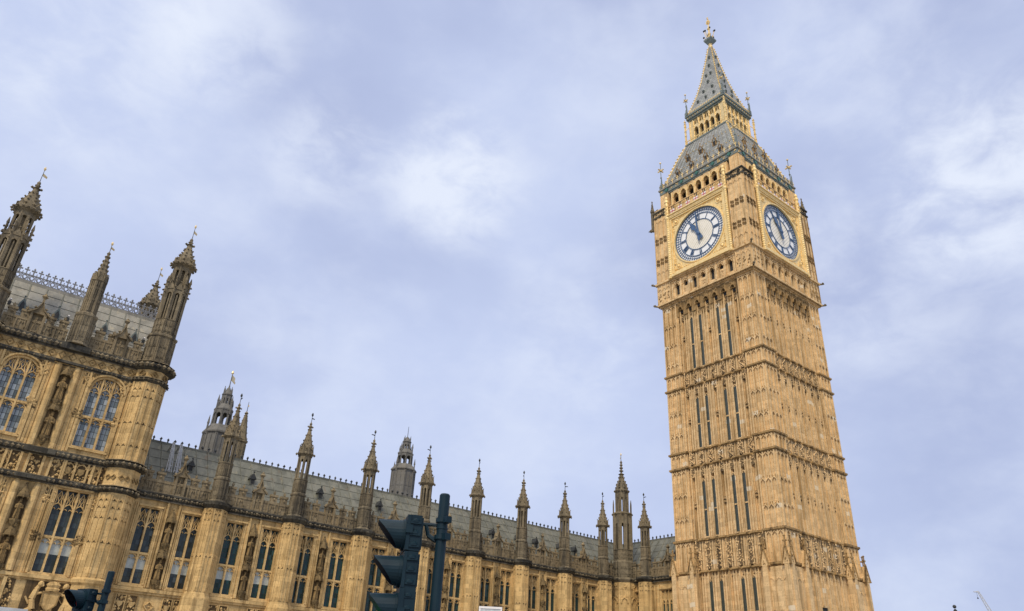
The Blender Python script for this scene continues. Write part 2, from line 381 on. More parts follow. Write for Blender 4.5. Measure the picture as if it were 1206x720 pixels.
def statue(m, u, v, z, h):                   # a robed figure carved in stone
    k = h / 1.7
    m.lathe(u, v, [(.24*k, z), (.27*k, z + .15*k), (.22*k, z + .7*k), (.20*k, z + .95*k), (.25*k, z + 1.22*k), (.23*k, z + 1.34*k), (.09*k, z + 1.42*k), (.07*k, z + 1.47*k)], 8, sq=.75)
    m.lathe(u, v + .02*k, [(.05*k, z + 1.43*k), (.10*k, z + 1.50*k), (.115*k, z + 1.58*k), (.09*k, z + 1.67*k), (.13*k, z + 1.69*k), (.10*k, z + 1.78*k)], 8)
    for sgn in (-1, 1):
        m.tube((u + sgn * .24*k, v, z + 1.28*k), (u + sgn * .29*k, v + .08*k, z + .98*k), .075*k, .06*k)
        m.tube((u + sgn * .29*k, v + .08*k, z + .98*k), (u + sgn * .12*k, v + .26*k, z + 1.02*k), .06*k, .05*k)
    m.tube((u + .16*k, v + .27*k, z + .1*k), (u + .14*k, v + .27*k, z + 1.5*k), .025*k, .025*k, 5)
    for q in (-.12, 0, .12): m.tube((u + q*k, v + .2*k, z + .05*k), (u + q*.7*k, v + .17*k, z + .9*k), .035*k, .03*k, 5)
def niche_tier(stat, can, u, v, zs, h, T):
    stat.T = T; can.T = T
    statue(stat, u, v + .12, zs, h); o_ = can.k; can.k = 1; can.box(u - .33, u + .33, v - .06, v - .01, zs - .1, zs + h * 1.06 + .3); can.k = o_  # dark back panel stands in for the shade of a niche
    for s_ in (-1, 1): can.box(u + s_ * .37 - .03, u + s_ * .37 + .03, v - .05, v + .08, zs - .2, zs + h * 1.06 + .4)
    can.lathe(u, v + .10, [(.10, zs - .62), (.18, zs - .42), (.33, zs - .12), (.35, zs)], 6)       # corbel
    can.carve(u - .25, u + .25, zs - .5, zs - .05, v + .34, 9, .07)
    zc = zs + h * 1.06 + .10
    can.lathe(u, v + .12, [(.36, zc), (.36, zc + .12), (.30, zc + .30), (.16, zc + .55), (.05, zc + .85), (.09, zc + .92), (.02, zc + 1.0)], 6)
    for a in range(6):
        t = PI / 6 + a * PI / 3
        can.blob(u + .36 * math.cos(t), v + .12 + .36 * math.sin(t), zc - .02, .08, 1.5); can.blob(u + .28 * math.cos(t), v + .12 + .28 * math.sin(t), zc + .38, .06)

# ==================================================================================================
#  CLOCK TOWER
# ==================================================================================================
CT = thing('clock_tower', (0, 0, GZ), 'tall golden Gothic clock tower with two visible white dials and a tapering iron spire', 'clock tower')
FACES = [frame(0, 0, a) for a in (0, 90, 180, 270)]
STRIPS = [(k - 3) * 1.2 for k in range(7)]
HW = .22
STAGES = [(3.7, 17.4), (20.6, 27.8), (29.65, 36.7), (38.65, 47.4)]
BANDS = [(17.5, 20.5), (27.9, 29.55), (36.8, 38.55)]
ZT = 47.4
m = MB()                                     # ---- shaft: core, ribs, mouldings, blank tracery
m.T = IDENT; m.box(-5.68, 5.68, -5.68, 5.68, 3.7, 50.5)
ribs = []
ed = [-4.28] + [x for c in STRIPS for x in (c - HW, c + HW)] + [4.28]
for i in range(0, len(ed), 2): ribs.append((ed[i], ed[i + 1]))
for fi, T in enumerate(FACES):
    m.T = T; vis = fi < 2
    for a, b in ribs:
        m.k = 0; m.box(a, b, 5.6, 5.86, 3.7, ZT)
        w = b - a
        fl = [a + .05, b - .05] + ([(a + b) / 2] if w > .6 else [])
        if w > .6: fl += [a + w * .29, a + w * .71]
        for j, c in enumerate(fl):
            ww = .055 if j < 2 else (.05 if j == 2 else .03)
            pr = 6.07 if j < 2 else (6.12 if j == 2 else 6.04)
            for z0, z1 in STAGES: m.box(c - ww, c + ww, 5.8, pr, z0, z1 - (.0 if j < 3 else .5))
            for z0, z1 in BANDS: m.box(c - ww, c + ww, 5.8, pr, z0, z1)
        if vis and w > .6:
            for z0, z1 in STAGES:
                for zz in [z0 + (z1 - z0) * t for t in (.26, .52, .76)]:
                    m.blob(a + w * .15, 5.9, zz, .09); m.blob(a + w * .85, 5.9, zz + .05, .09)
                for q in (.27, .73): chevron(m, a + w * q, z1 - .62, .15, .24, .07, 5.85, 6.06)
    for k, c in enumerate(STRIPS):
        for si, (z0, z1) in enumerate(STAGES):
            m.k = 0
            for sg in (-1, 1): m.box(c + sg * (HW - .05) - .035, c + sg * (HW - .05) + .035, 5.6, 5.86, z0, z1)
            zt = z1 - (1.9 if si == 3 else .9)
            slit = k in (1, 2, 4, 5) and fi in (0, 2)
            if si == 0: zt = 16.9
            if not slit:
                m.box(c - .035, c + .035, 5.6, 5.83, z0, zt - .1)
                if vis:
                    zm = z0 + (z1 - z0) * .47
                    for dz in (-.16, .16):
                        for du in (-.1, .1): quatrefoil(m, c + du, zm + dz, .085, 5.92, 6.0, .035)
                    m.k = 2; m.box(c - .2, c + .2, 5.6, 5.9, zm - .32, zm + .32); m.k = 0  # dark backing painted as shade behind the quatrefoils
            if si != 3:
                spandrel(m, pointed(c, HW, zt - .25, .3, 3), z1, 5.6, 5.84)
            m.k = 1
            if vis and si in (1, 2): m.carve(c - .27, c + .27, zt - .1, z1 - .05, 6.07, 15, .085, 2, 0)
            if vis and si == 3: m.carve(c - HW * .95, c + HW * .95, 45.0, 45.9, 6.0, 10, .085, 2, 0)
        m.k = 1
        if vis:
            for bi, (z0, z1) in enumerate(BANDS):
                m.carve(c - .34, c + .34, z0 + .2, z1 - .2, 6.09, 46 if bi == 0 else 28, .09, 2, 0)
                if bi: m.line([(c - .3, z0 + .25), (c + .3, (z0 + z1) / 2), (c - .3, z1 - .25)], .08, 6.0, 6.15)
SHAFT = m.build('shaft', [M['tower'], M['tower_carved'], M['tower_crevice_shade']], CT, neg(CT))
# ---- string courses, stepping in and out over ribs and strips
def tower_string(z, h, pr, name='string_course'):
    m = MB()
    for T in FACES:
        m.T = T
        for a, b in ribs:
            if b - a > .5: m.box(a - .03, b + .03, 5.6, 6.12 + pr, z - h / 2, z + h / 2, .05); m.box(a, b, 5.6, 6.08 + pr * .55, z - h, z - h / 2)
        for c in STRIPS: m.box(c - HW, c + HW, 5.6, 5.92 + pr * .6, z - h / 2, z + h / 2); m.blob(c, 5.95 + pr * .6, z - h * .6, .1)
    m.T = IDENT
    for sx in (-1, 1):
        for sy in (-1, 1):
            cx, cy = sx * 5.22, sy * 5.22; q = 1.05 + pr
            m.box(cx - q, cx + q, cy - q, cy + q, z - h / 2, z + h / 2); q -= pr * .5; m.box(cx - q, cx + q, cy - q, cy + q, z - h, z - h / 2)
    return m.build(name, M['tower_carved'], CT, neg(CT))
for z in (17.5, 20.5, 27.9, 29.55, 36.8, 38.55): tower_string(z, .17, .17)
# ---- the four clasping corner piers
def corner_pier():
    m = MB(IDENT); m.box(-.96, .96, -.96, .96, 3.7 - GZ, 47.4 - GZ)
    m.box(-1.2, 1.2, -1.2, 1.2, 3.7 - GZ, 17.2 - GZ)
    for a in (0, 90, 180, 270):
        m.T = frame(0, 0, a, -GZ); m.k = 0
        for z0, z1 in STAGES[1:] + BANDS:
            for c in (-.9, -.32, .32, .9):
                m.box(c - .06, c + .06, .85, 1.12, z0 + .05, z1 - .1)
            for c in (-.61, 0, .61): m.box(c - .03, c + .03, .85, 1.02, z0 + .05, z1 - .1)
            for c in (-.61, 0, .61):
                zz = z1 - .45
                while zz > z0 + .3:
                    chevron(m, c, zz, .26, .28, .09, .90, 1.11)
                    m.k = 1; m.carve(c - .2, c + .2, zz + .22, zz + .5, 1.0, 4, .07, 1, 0); m.k = 0
                    zz -= 2.45
        for c in (-1.13, -.4, .4, 1.13): m.box(c - .05, c + .05, 1.15, 1.27, 3.7, 16.9)
        for c in (-.76, 0, .76):
            for zz in (16.0, 13.4, 11): chevron(m, c, zz, .3, .26, .06, 1.17, 1.25); m.blob(c - .16, 1.22, zz + .17, .08); m.blob(c + .16, 1.22, zz + .17, .08)
        # gablets that end the lower buttresses
        for c in (-1.12, 1.12):
            m.k = 0; m.box(c - .24, c + .24, 1.1, 1.5, 3.7, 17.4)
            m.prism([(c - .40, 17.3), (c + .40, 17.3), (c, 18.75)], 1.0, 1.5)
            m.k = 1; m.line([(c - .46, 17.25), (c, 18.9), (c + .46, 17.25)], .1, 1.42, 1.58)
            for t in (.15, .4, .65, .9): m.blob(c - .46 * (1 - t), 1.5, 17.3 + 1.6 * t, .11); m.blob(c + .46 * (1 - t), 1.5, 17.3 + 1.6 * t, .11)
            m.box(c - .04, c + .04, 1.4, 1.48, 18.8, 19.6); m.box(c - .2, c + .2, 1.38, 1.5, 19.2, 19.32); m.blob(c, 1.44, 19.68, .12); m.quiet = 1
            m.carve(c - .12, c + .12, 17.4, 18.1, 1.52, 6, .07)
    return m.build('corner_pier', [M['tower'], M['tower_carved']], CT)
cp = corner_pier()
for i, (sx, sy) in enumerate(((1, 1), (1, -1), (-1, 1), (-1, -1))):
    o = cp if i == 0 else copy(cp); o.location = (sx * 5.22, sy * 5.22, 0)
# ---- slit windows
def slit_window(h):
    m = MB(); m.box(-.125, .125, -.06, .0, 0, h)
    for s_ in (-1, 1): m.box(s_ * .155 - .028, s_ * .155 + .028, -.06, .06, 0, h)
    m.k = 1; m.box(-.15, .15, -.05, .06, h * .46, h * .46 + .12); m.box(-.16, .16, -.05, .14, -.12, 0)
    m.line(pointed(0, .12, h - .1, .28, 3), .06, -.05, .08)
    return m.build('slit_window', [M['slit'], M['tower']], CT)
for z0, z1 in ((20.75, 26.3), (29.75, 35.3), (38.7, 45.0), (11.0, 16.6)):
    proto = None
    for k in (1, 2, 4, 5):
        for deg in (0,):
            if proto is None: proto = o = slit_window(z1 - z0)
            else: o = copy(proto)
            o.location = (5.93, -STRIPS[k], z0 - GZ); o.rotation_euler.z = -PI / 2
    # (built facing local +v, turned to the east face)
for o in [x for x in CT.children if x.name.startswith('slit_window')]: o.rotation_euler.z = -PI / 2
# ---- corbel arcade below the clock stage
for T in FACES:
    m = MB(T)
    for c in STRIPS:
        for s_ in (-1, 1): m.box(c + s_ * .45 - .14, c + s_ * .45 + .14, 5.9, 6.25, 45.6, 47.4); m.prism([(c + s_ * .45 - .14, 45.6), (c + s_ * .45 + .14, 45.6), (c + s_ * .45, 45.0)], 5.9, 6.16)
        a = pointed(c, .33, 46.2, .55, 4)
        spandrel(m, a, 47.4, 5.9, 6.32); m.line(a, .08, 6.2, 6.42)
        m.line([(c - .33, 46.25), (c - .12, 46.5), (c, 46.32), (c + .12, 46.5), (c + .33, 46.25)], .05, 6.0, 6.26)
        m.carve(c - .4, c + .4, 46.9, 47.3, 6.4, 8, .08)
    m.build('corbel_arcade', M['tower_carved'], CT, neg(CT))
for T in FACES:                              # dark sheets standing in for the shade in the arcade
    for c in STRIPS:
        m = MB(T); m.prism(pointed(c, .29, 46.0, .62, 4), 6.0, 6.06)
        m.build('arcade_shade_sheet', M['void_shade'], CT, neg(CT))
# ---- clock stage
m = MB(); m.T = IDENT
for q, z0, z1 in ((6.3, 47.3, 47.5), (6.5, 47.5, 47.68), (6.72, 47.68, 47.86), (6.5, 47.86, 48.0)): m.box(-q, q, -q, q, z0, z1)
for q, z0, z1 in ((6.62, 50.35, 50.5), (6.82, 50.5, 50.72), (6.6, 50.72, 50.9)): m.box(-q, q, -q, q, z0, z1)
m.box(-6.3, 6.3, -6.3, 6.3, 50.9, 61.2)
m.box(-5.6, 5.6, -5.6, 5.6, 60, 60.9); m.box(-5.0, 5.0, -5.0, 5.0, 60.9, 64)
for sx in (-1, 1):
    for sy in (-1, 1):
        cx, cy = sx * 5.56, sy * 5.56; q = 1.04
        m.box(cx - q, cx + q, cy - q, cy + q, 47.9, 61.0); m.box(cx - q + .12, cx + q - .12, cy - q + .12, cy + q - .12, 61, 61.5)
        q2 = .62; cx, cy = sx * 5.28, sy * 5.28; m.box(cx - q2, cx + q2, cy - q2, cy + q2, 61.4, 64)
for T in FACES:
    m.T = T
    for s_ in (-1, 1):
        for c in (4.62, 5.24, 5.88, 6.5): m.box(s_ * c - .05, s_ * c + .05, 6.5, 6.68, 50.9, 60.2); m.box(s_ * c - .05, s_ * c + .05, 6.5, 6.68, 48.0, 50.3)
        for c in (4.93, 5.56, 6.19):
            m.k = 0
            for zz in (59.4, 52.0, 49.7): chevron(m, s_ * c, zz, .24, .28, .07, 6.55, 6.66)
        m.k = 1
        for c in (4.93, 5.56, 6.19):
            for zz in (53.4, 53.9, 56.4, 56.9):
                if c == 5.56 and False: continue
                for du in (-.12, .12): quatrefoil(m, s_ * c + du, zz + du * .4, .15, 6.58, 6.7, .06)
            m.carve(s_ * c - .2, s_ * c + .2, 48.3, 49.3, 6.63, 10, .08)
        m.k = 2
        a, b = sorted((s_ * 4.5, s_ * 6.7))
        m.box(a, b, 6.5, 6.72, 60.15, 60.35); m.carve(a + .1, b - .1, 60.35, 60.95, 6.64, 34, .1); m.box(a, b, 6.4, 6.74, 60.95, 61.12)
        m.k = 0
        for c in (4.75, 5.25, 5.8): m.box(s_ * c - .05, s_ * c + .05, 5.85, 5.97, 61.5, 63.8)
    m.k = 0                                   # seven openings, tall and short by turns
    for k in range(8):
        c = (k - 3.5) * 1.24; m.box(c - .33, c + .33, 5.6, 6.46, 48.0, 50.4)
        m.box(c - .09, c + .09, 6.4, 6.62, 48.0, 50.0); m.blob(c, 6.6, 50.05, .15)
    for k in range(7):
        c = (k - 3) * 1.24; zb = 48.3 if k % 2 == 0 else 49.1
        m.box(c - .3, c + .3, 5.6, 6.42, 48.0, zb)
        a = pointed(c, .30, 49.45, .42, 4); spandrel(m, a, 50.4, 5.6, 6.44); m.line(a, .08, 6.4, 6.58)
        m.line([(c - .5, 49.35), (c - .42, 49.75), (c, 50.15), (c + .42, 49.75), (c + .5, 49.35)], .09, 6.4, 6.6)
        if k % 2: m.carve(c - .25, c + .25, 48.2, 49.0, 6.46, 8, .07)
    m.k = 1
    for i in range(46): m.blob(-6.4 + i * .284, 6.62, 47.6, .09)
m.build('clock_stage', [M['tower'], M['tower_carved'], M['sooty']], CT, neg(CT))
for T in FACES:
    m = MB(T); m.box(-4.2, 4.2, 6.1, 6.16, 48, 50.4)  # dark sheet stands in for shade behind the seven openings
    m.build('gallery_shade_sheet', M['void_shade'], CT, neg(CT))
# gargoyles and the flying pinnacles on the hidden corners' outer sides
def gargoyle():
    m = MB(); m.tube((0, -.3, 0), (0, .55, .05), .16, .13); m.ball(0, .55, .12, .17, 6); m.tube((0, .6, .1), (0, .75, .02), .09, .05); m.blob(-.14, .3, .16, .16); m.blob(.14, .3, .16, .16)
    m.V = [(x * .6, y * .5, z * .8) for x, y, z in m.V]
    return m.build('gargoyle', M['weathered'], CT)
g0 = gargoyle(); first = True
for z, q in ((47.75, 6.75), (50.6, 6.85)):
    for sx, sy in ((1, 1), (1, -1), (-1, 1), (-1, -1)):
        o = g0 if first else copy(g0); first = False
        o.location = (sx * q, sy * q, z - GZ); o.rotation_euler.z = math.atan2(sy, sx) - PI / 2
def side_pinnacle():
    m = MB(); m.box(-.16, .16, -.16, .16, 0, 2.6); m.lathe(0, 0, [(.3, 2.55), (.28, 2.75), (.16, 3.2), (.05, 4.1), (.1, 4.2), (.02, 4.4)], 4)
    m.tube((0, -.9, 2.6), (0, -.4, 2.45), .1); m.tube((0, -.4, 2.45), (0, 0, 2.0), .1)
    m.box(-.2, .2, -1.0, .2, -.3, 0); m.ball(0, .35, -.1, .22, 6); m.tube((0, .3, -.1), (0, .75, -.02), .12, .07)
    for z in (2.9, 3.3, 3.7): m.blob(.2 - (z - 2.9) * .1, 0, z, .08); m.blob(-.2 + (z - 2.9) * .1, 0, z, .08)
    return m.build('corner_pinnacle', M['weathered'], CT)
p0 = side_pinnacle()
for i, (x, y, a) in enumerate(((5.9, -7.35, PI), (-7.35, 5.9, PI / 2), (-5.9, -7.35, PI), (-7.35, -5.9, PI / 2))):
    o = p0 if i == 0 else copy(p0); o.location = (x, y, 59.5 - GZ); o.rotation_euler.z = a
# ---- clock faces: frame, dial, ironwork, hands, rope columns
def clock_face():
    R0 = 3.46
    fr = MB(); n = 48                          # gilded square with a round opening
    A = [(3.58 * math.cos(2*PI*i/n), 3.58 * math.sin(2*PI*i/n)) for i in range(n)]
    B = []
    for i in range(n):
        c, s_ = math.cos(2*PI*i/n), math.sin(2*PI*i/n); k = 3.80 / max(abs(c), abs(s_)); B.append((c * k, s_ * k))
    fr.strip(A, B, 0, .32, True); fr.ringz(0, 0, 3.50, 3.66, 0, .42, 64)
    for w, v1 in ((4.05, .58), (3.83, .48)):
        for s_ in (-1, 1): fr.box(-w, w, 0, v1, s_ * w - .09, s_ * w + .09); fr.box(s_ * w - .09, s_ * w + .09, 0, v1, -w, w)
    fr.box(-4.0, 4.0, 0, .44, 3.86, 4.02); fr.box(-4.0, 4.0, 0, .44, -4.02, -3.86)
    fr.box(-4.5, 4.5, 0, .66, -4.32, -4.12); fr.box(-4.5, 4.5, 0, .62, 4.1, 4.36); fr.box(-4.5, 4.5, 0, .74, 4.36, 4.5)
    for sx in (-1, 1):
        for sz in (-1, 1):
            cx, cz = sx * 3.12, sz * 3.12
            fr.ringz(cx, cz, .30, .40, .3, .40, 12); fr.ball(cx, .36, cz, .20, 6)
            fr.line([(sx * 3.68, sz * 1.9), (sx * 3.68, sz * 3.68), (sx * 1.9, sz * 3.68)], .07, .3, .39)
            for dx, dz in ((-.42, .42), (.42, -.42), (.36, .36)): fr.blob(cx + sx * dx, .33, cz + sz * dz, .2)
            for t in (.5, .8, 1.1, 1.35): fr.blob(sx * (3.5), .33, sz * (3.12 - t), .11); fr.blob(sx * (3.12 - t), .33, sz * 3.5, .11)
    root = fr.build('clock_face', M['gold_stone'], CT)
    d = MB(); d.disc(0, 0, R0 + .1, .02, .12, 64); d.build('dial', M['opal'], root)
    d = MB(); d.disc(0, 0, 1.92, .05, .135, 48)
    d.k = 1
    for i in range(-6, 7):                     # fine lattice of glazing bars
        c = i * .3; h = math.sqrt(max(0, 1.9 ** 2 - c * c)); q = .70711
        if h > .1:
            for s_ in (1,): d.line([((c - h) * q, (c + h) * q * s_), ((c + h) * q, (c - h) * q * s_)], .018, .13, .142)
    d.build('centre_disc', [M['disc'], M['iron_roof_light']], root)
    w = MB()
    for a, b in ((1.93, 2.00), (2.76, 2.83), (3.40, 3.50)): w.ringz(0, 0, a, b, .1, .20, 64)
    w.ringz(0, 0, 3.10, 3.13, .1, .17, 64)
    for i in range(60):
        t = 2 * PI * i / 60; c, s_ = math.sin(t), math.cos(t); big = i % 5 == 0
        w.line([(c * 2.80, s_ * 2.80), (c * 3.40, s_ * 3.40)], .09 if big else .03, .1, .17)
        if not big: w.line([(math.sin(t - .035) * 3.22, math.cos(t - .035) * 3.22), (math.sin(t + .035) * 3.22, math.cos(t + .035) * 3.22)], .04, .1, .165)
    NUM = ['XII', 'I', 'II', 'III', 'IIII', 'V', 'VI', 'VII', 'VIII', 'IX', 'X', 'XI']
    NUM[4] = 'IV'
    for i, t in enumerate(NUM):                # numerals, feet towards the middle, right-hand side seen from outside is -u
        a = 2 * PI * i / 12
        wd = {'I': .13, 'V': .24, 'X': .24}; tot = sum(wd[c] for c in t); x = -tot / 2
        def put(x0, r0, x1, r1, th=.06):
            P = []
            for xx, rr in ((x0, r0), (x1, r1)):
                # seen from outside: right = -u
                P.append((-(rr * math.sin(a) + xx * math.cos(a)), rr * math.cos(a) - xx * math.sin(a)))
            w.line(P, th, .1, .19)
        for c in t:
            g = wd[c]
            if c == 'I': put(x + g / 2, 2.04, x + g / 2, 2.70)
            elif c == 'V': put(x + .03, 2.70, x + g / 2, 2.04); put(x + g - .03, 2.70, x + g / 2, 2.04, .045)
            else: put(x + .02, 2.70, x + g - .02, 2.04); put(x + g - .02, 2.70, x + .02, 2.04, .045)
            x += g
    w.build('dial_ironwork', M['blue'], root)
    def hand(deg, P, name, v):                 # deg clockwise as seen from outside
        h = MB(); a = math.radians(deg); s_, c = math.sin(a), math.cos(a)
        h.prism([(-(x * c + y * s_), y * c - x * s_) for x, y in P], v, v + .07)
        return h.build(name, M['blue'], root)
    hand(-31, [(-.14, -.85), (.14, -.85), (.20, -.3), (.17, .3), (.15, 1.0), (.34, 1.25), (.30, 1.55), (0, 2.1), (-.30, 1.55), (-.34, 1.25), (-.15, 1.0), (-.17, .3), (-.20, -.3)], 'hour_hand', .26)
    hand(-4, [(-.12, -1.0), (.12, -1.0), (.16, -.2), (.10, 1.2), (.06, 3.0), (0, 3.25), (-.06, 3.0), (-.10, 1.2), (-.16, -.2)], 'minute_hand', .36)
    h = MB(); h.lathe(0, 0, [(.25, 0), (.25, .1), (.1, .16)], 12)
    hb = h.build('hub', M['blue'], root); hb.rotation_euler.x = -PI / 2; hb.location = (0, .36, 0)
    for s_ in (-1, 1):
        c = MB(); prof = []
        for i in range(58):
            prof.append(((.15, .21)[i % 2], -4.3 + i * .145))
        c.lathe(s_ * 4.29, .50, [(.24, -4.45), (.26, -4.3)] + prof + [(.26, 4.1), (.26, 4.3), (.2, 4.4), (.2, 6.4), (.28, 6.5), (.28, 6.7), (.16, 6.9), (.22, 7.1), (.12, 7.35), (.03, 7.5)], 8)
        for z in (4.9, 5.4, 5.9): c.ringz(s_ * 4.29, z, .1, .2, .66, .74, 8)
        c.build('rope_column', M['gold_stone'], root)
    return root
cf = clock_face()
for i, deg in enumerate((0, 90, 180, 270)):
    o = cf if i == 0 else copy(cf)
    a = math.radians(deg); o.location = (6.32 * math.cos(a), 6.32 * math.sin(a), 55 - GZ); o.rotation_euler.z = a - PI / 2
# ---- shields band and belfry
m = MB()
for T in FACES:
    m.T = T
    m.k = 0; m.box(-4.4, 4.4, 6.2, 6.55, 59.5, 60.9); m.box(-4.4, 4.4, 6.2, 6.7, 59.5, 59.62); m.box(-4.4, 4.4, 5.6, 6.62, 60.9, 61.02)
    for k in range(7):
        c = (k - 3) * 1.2
        m.k = 3; m.prism([(c - .32, 60.35), (c + .32, 60.35), (c + .28, 59.85), (c, 59.62), (c - .28, 59.85)], 6.5, 6.63)
        m.k = 4; m.box(c - .05, c + .05, 6.5, 6.65, 59.7, 60.35); m.box(c - .3, c + .3, 6.5, 6.65, 60.0, 60.1)
        m.k = 1; m.carve(c - .5, c + .5, 60.35, 60.6, 6.56, 6, .08)
        for d in (-.42, .42, .6): m.line(pointed(c + d, .1, 60.5, .25, 2), .05, 6.5, 6.64)
    for k in range(8):
        c = (k - 3.5) * 1.2 + .6
        m.k = 2
        if k < 7:
            for d in (-.12, .12): m.box(c - .6 + d - .05 + .6, c - .6 + d + .05 + .6, 6.5, 6.57, 60.45, 60.85)
    # belfry arches
    for k in range(8):
        c = (k - 3.5) * 1.17; m.k = 0; m.box(c - .19, c + .19, 5.4, 5.82, 61, 63.6)
        m.k = 1; m.box(c - .06, c + .06, 5.8, 5.92, 61.1, 63.4); m.blob(c, 5.9, 61.25, .16)
    for k in range(7):
        c = (k - 3) * 1.17; m.k = 0
        a = pointed(c, .40, 62.75, .55, 4); spandrel(m, a, 63.8, 5.4, 5.8); m.k = 1; m.line(a, .09, 5.75, 5.9)
        m.line([(c - .42, 61.55), (c - .25, 61.2), (c, 61.1), (c + .25, 61.2), (c + .42, 61.55)], .09, 5.8, 6.0)
        m.k = 5; m.line([(c - .36, 62.5), (c - .12, 62.95), (c, 62.7), (c + .12, 62.95), (c + .36, 62.5)], .10, 5.5, 5.7); m.line([(c, 62.7), (c, 63.2)], .08, 5.5, 5.68)
    m.k = 2; m.box(-4.3, 4.3, 5.05, 5.10, 61, 63.7)
m.build('belfry_arcade', [M['tower'], M['gold_stone'], M['void_shade'], M['white'], M['red'], M['tower_carved']], CT, neg(CT))
m = MB(); m.T = IDENT
for k, q, z0, z1 in ((0, 5.85, 63.75, 63.95), (0, 5.95, 63.95, 64.6), (1, 6.08, 64.6, 64.78), (0, 5.9, 64.78, 64.95)):
    m.k = k; m.box(-q, q, -q, q, z0, z1)
for T in FACES:
    m.T = T
    for k in range(15):
        c = (k - 7) * .8
        if k % 3 == 1: m.k = 2; m.prism([(c - .3, 64.3), (c, 64.58), (c + .3, 64.3), (c, 64.0)], 5.9, 6.05)
        else: m.k = 3; m.carve(c - .25, c + .25, 64.05, 64.5, 5.97, 6, .09)
    m.k = 1; m.box(-5.9, 5.9, 5.9, 5.96, 65.2, 65.28)
    for i in range(30): m.k = 1 if i % 2 else 3; fleur(m, -5.8 + i * .4, 5.95, 64.9, .72, .40)
m.build('eave_cornice', [M['copper'], M['iron_roof_light'], M['green'], M['gold_stone']], CT, neg(CT))
# ---- lower roof with dormers
def sq(prof): return [(r * math.sqrt(2), z) for r, z in prof]
lower = [(5.75, 64.9), (5.25, 66.2), (4.6, 68.2), (3.95, 70.2), (3.3, 71.9)]
m = MB(); m.lathe(0, 0, sq(lower), 4, PI / 4)
def roof_r(prof, z):
    for (r0, z0), (r1, z1) in zip(prof[:-1], prof[1:]):
        if z0 <= z <= z1: return r0 + (r1 - r0) * (z - z0) / (z1 - z0)
m.k = 1
for sx in (-1, 1):
    for sy in (-1, 1):
        for (r0, z0), (r1, z1) in zip(lower[:-1], lower[1:]):
            m.tube((sx * r0, sy * r0, z0), (sx * r1, sy * r1, z1), .1, .1)
        z = 65.2
        while z < 71.6: r = roof_r(lower, z); m.blob(sx * (r + .08), sy * (r + .08), z, .19); z += .52
m.k = 2
for T in FACES:                               # raised ribs and a gilded band across each slope
    m.T = T
    for q in range(-6, 7):
        f = q / 7
        for (r0, z0), (r1, z1) in zip(lower[:-1], lower[1:]): m.tube((f * r0, r0 + .02, z0), (f * r1, r1 + .02, z1), .045, .045, 4)
    m.k = 1
    for q in range(-9, 10): m.blob(q * .5, roof_r(lower, 67.1) + .05, 67.1, .1)
    for q in range(-7, 8): m.blob(q * .5, roof_r(lower, 69.6) + .05, 69.6, .1)
    m.k = 2
m.T = IDENT
m.build('lower_roof', [M['slate'], M['gold_stone'], M['iron_roof_light']], CT, neg(CT))
def dormer():
    m = MB(); m.box(-.32, .32, -.9, .12, 0, .9); m.k = 1; m.box(-.22, .22, .1, .135, .1, .8); m.k = 2
    m.prism([(-.45, .85), (.45, .85), (0, 1.5)], -1.1, .2); m.k = 0
    m.line([(-.5, .82), (0, 1.6), (.5, .82)], .1, .16, .28); m.box(-.04, .04, .16, .24, 1.5, 2.0); m.blob(0, .2, 2.0, .13)
    for s_ in (-1, 1): m.box(s_ * .33 - .05, s_ * .33 + .05, .05, .2, 0, 1.2); m.blob(s_ * .33, .12, 1.3, .1)
    m.V = [(x * .72, y * .72, z * .8) for x, y, z in m.V]
    return m.build('dormer', [M['tower_carved'], M['void_shade'], M['slate']], CT)
d0 = dormer(); first = True
for a in range(4):
    T = FACES[a]
    for z, us in ((68.0, (-2.1, 0, 2.1)), (65.9, (-3.3, -1.1, 1.1, 3.3))):
        for u in us:
            o = d0 if first else copy(d0); first = False
            x, y, zz = T(u, roof_r(lower, z + .3) + .05, z); o.location = (x, y, zz - GZ); o.rotation_euler.z = a * PI / 2 - PI / 2
# ---- corner finials of the eaves
def corner_finial(h, w):
    m = MB(); m.box(-.2, .2, -.2, .2, 0, .5); m.tube((0, 0, .4), (0, 0, h), .06, .04); m.ball(0, 0, h * .45, .12)
    m.k = 1; m.box(-w, w, -.06, .06, h * .72 - .07, h * .72 + .07); m.box(-.06, .06, -w, w, h * .72 - .07, h * .72 + .07)
    for sx, sy in ((w, 0), (-w, 0), (0, w), (0, -w)): m.blob(sx, sy, h * .72, .12)
    m.ball(0, 0, h, .13); m.k = 0
    for s1 in (-1, 1): m.lathe(s1 * .35, s1 * .35, [(.07, 0), (.07, 1.1), (.02, 1.6)], 4)
    return m.build('corner_finial', [M['copper'], M['gold']], CT)
c0 = corner_finial(4.4, .42)
for i, (sx, sy) in enumerate(((1, 1), (1, -1), (-1, 1), (-1, -1))):
    if i == 0: o = c0
    else: o = copy(c0)
    o.location = (sx * 5.75, sy * 5.75, 64.9 - GZ)
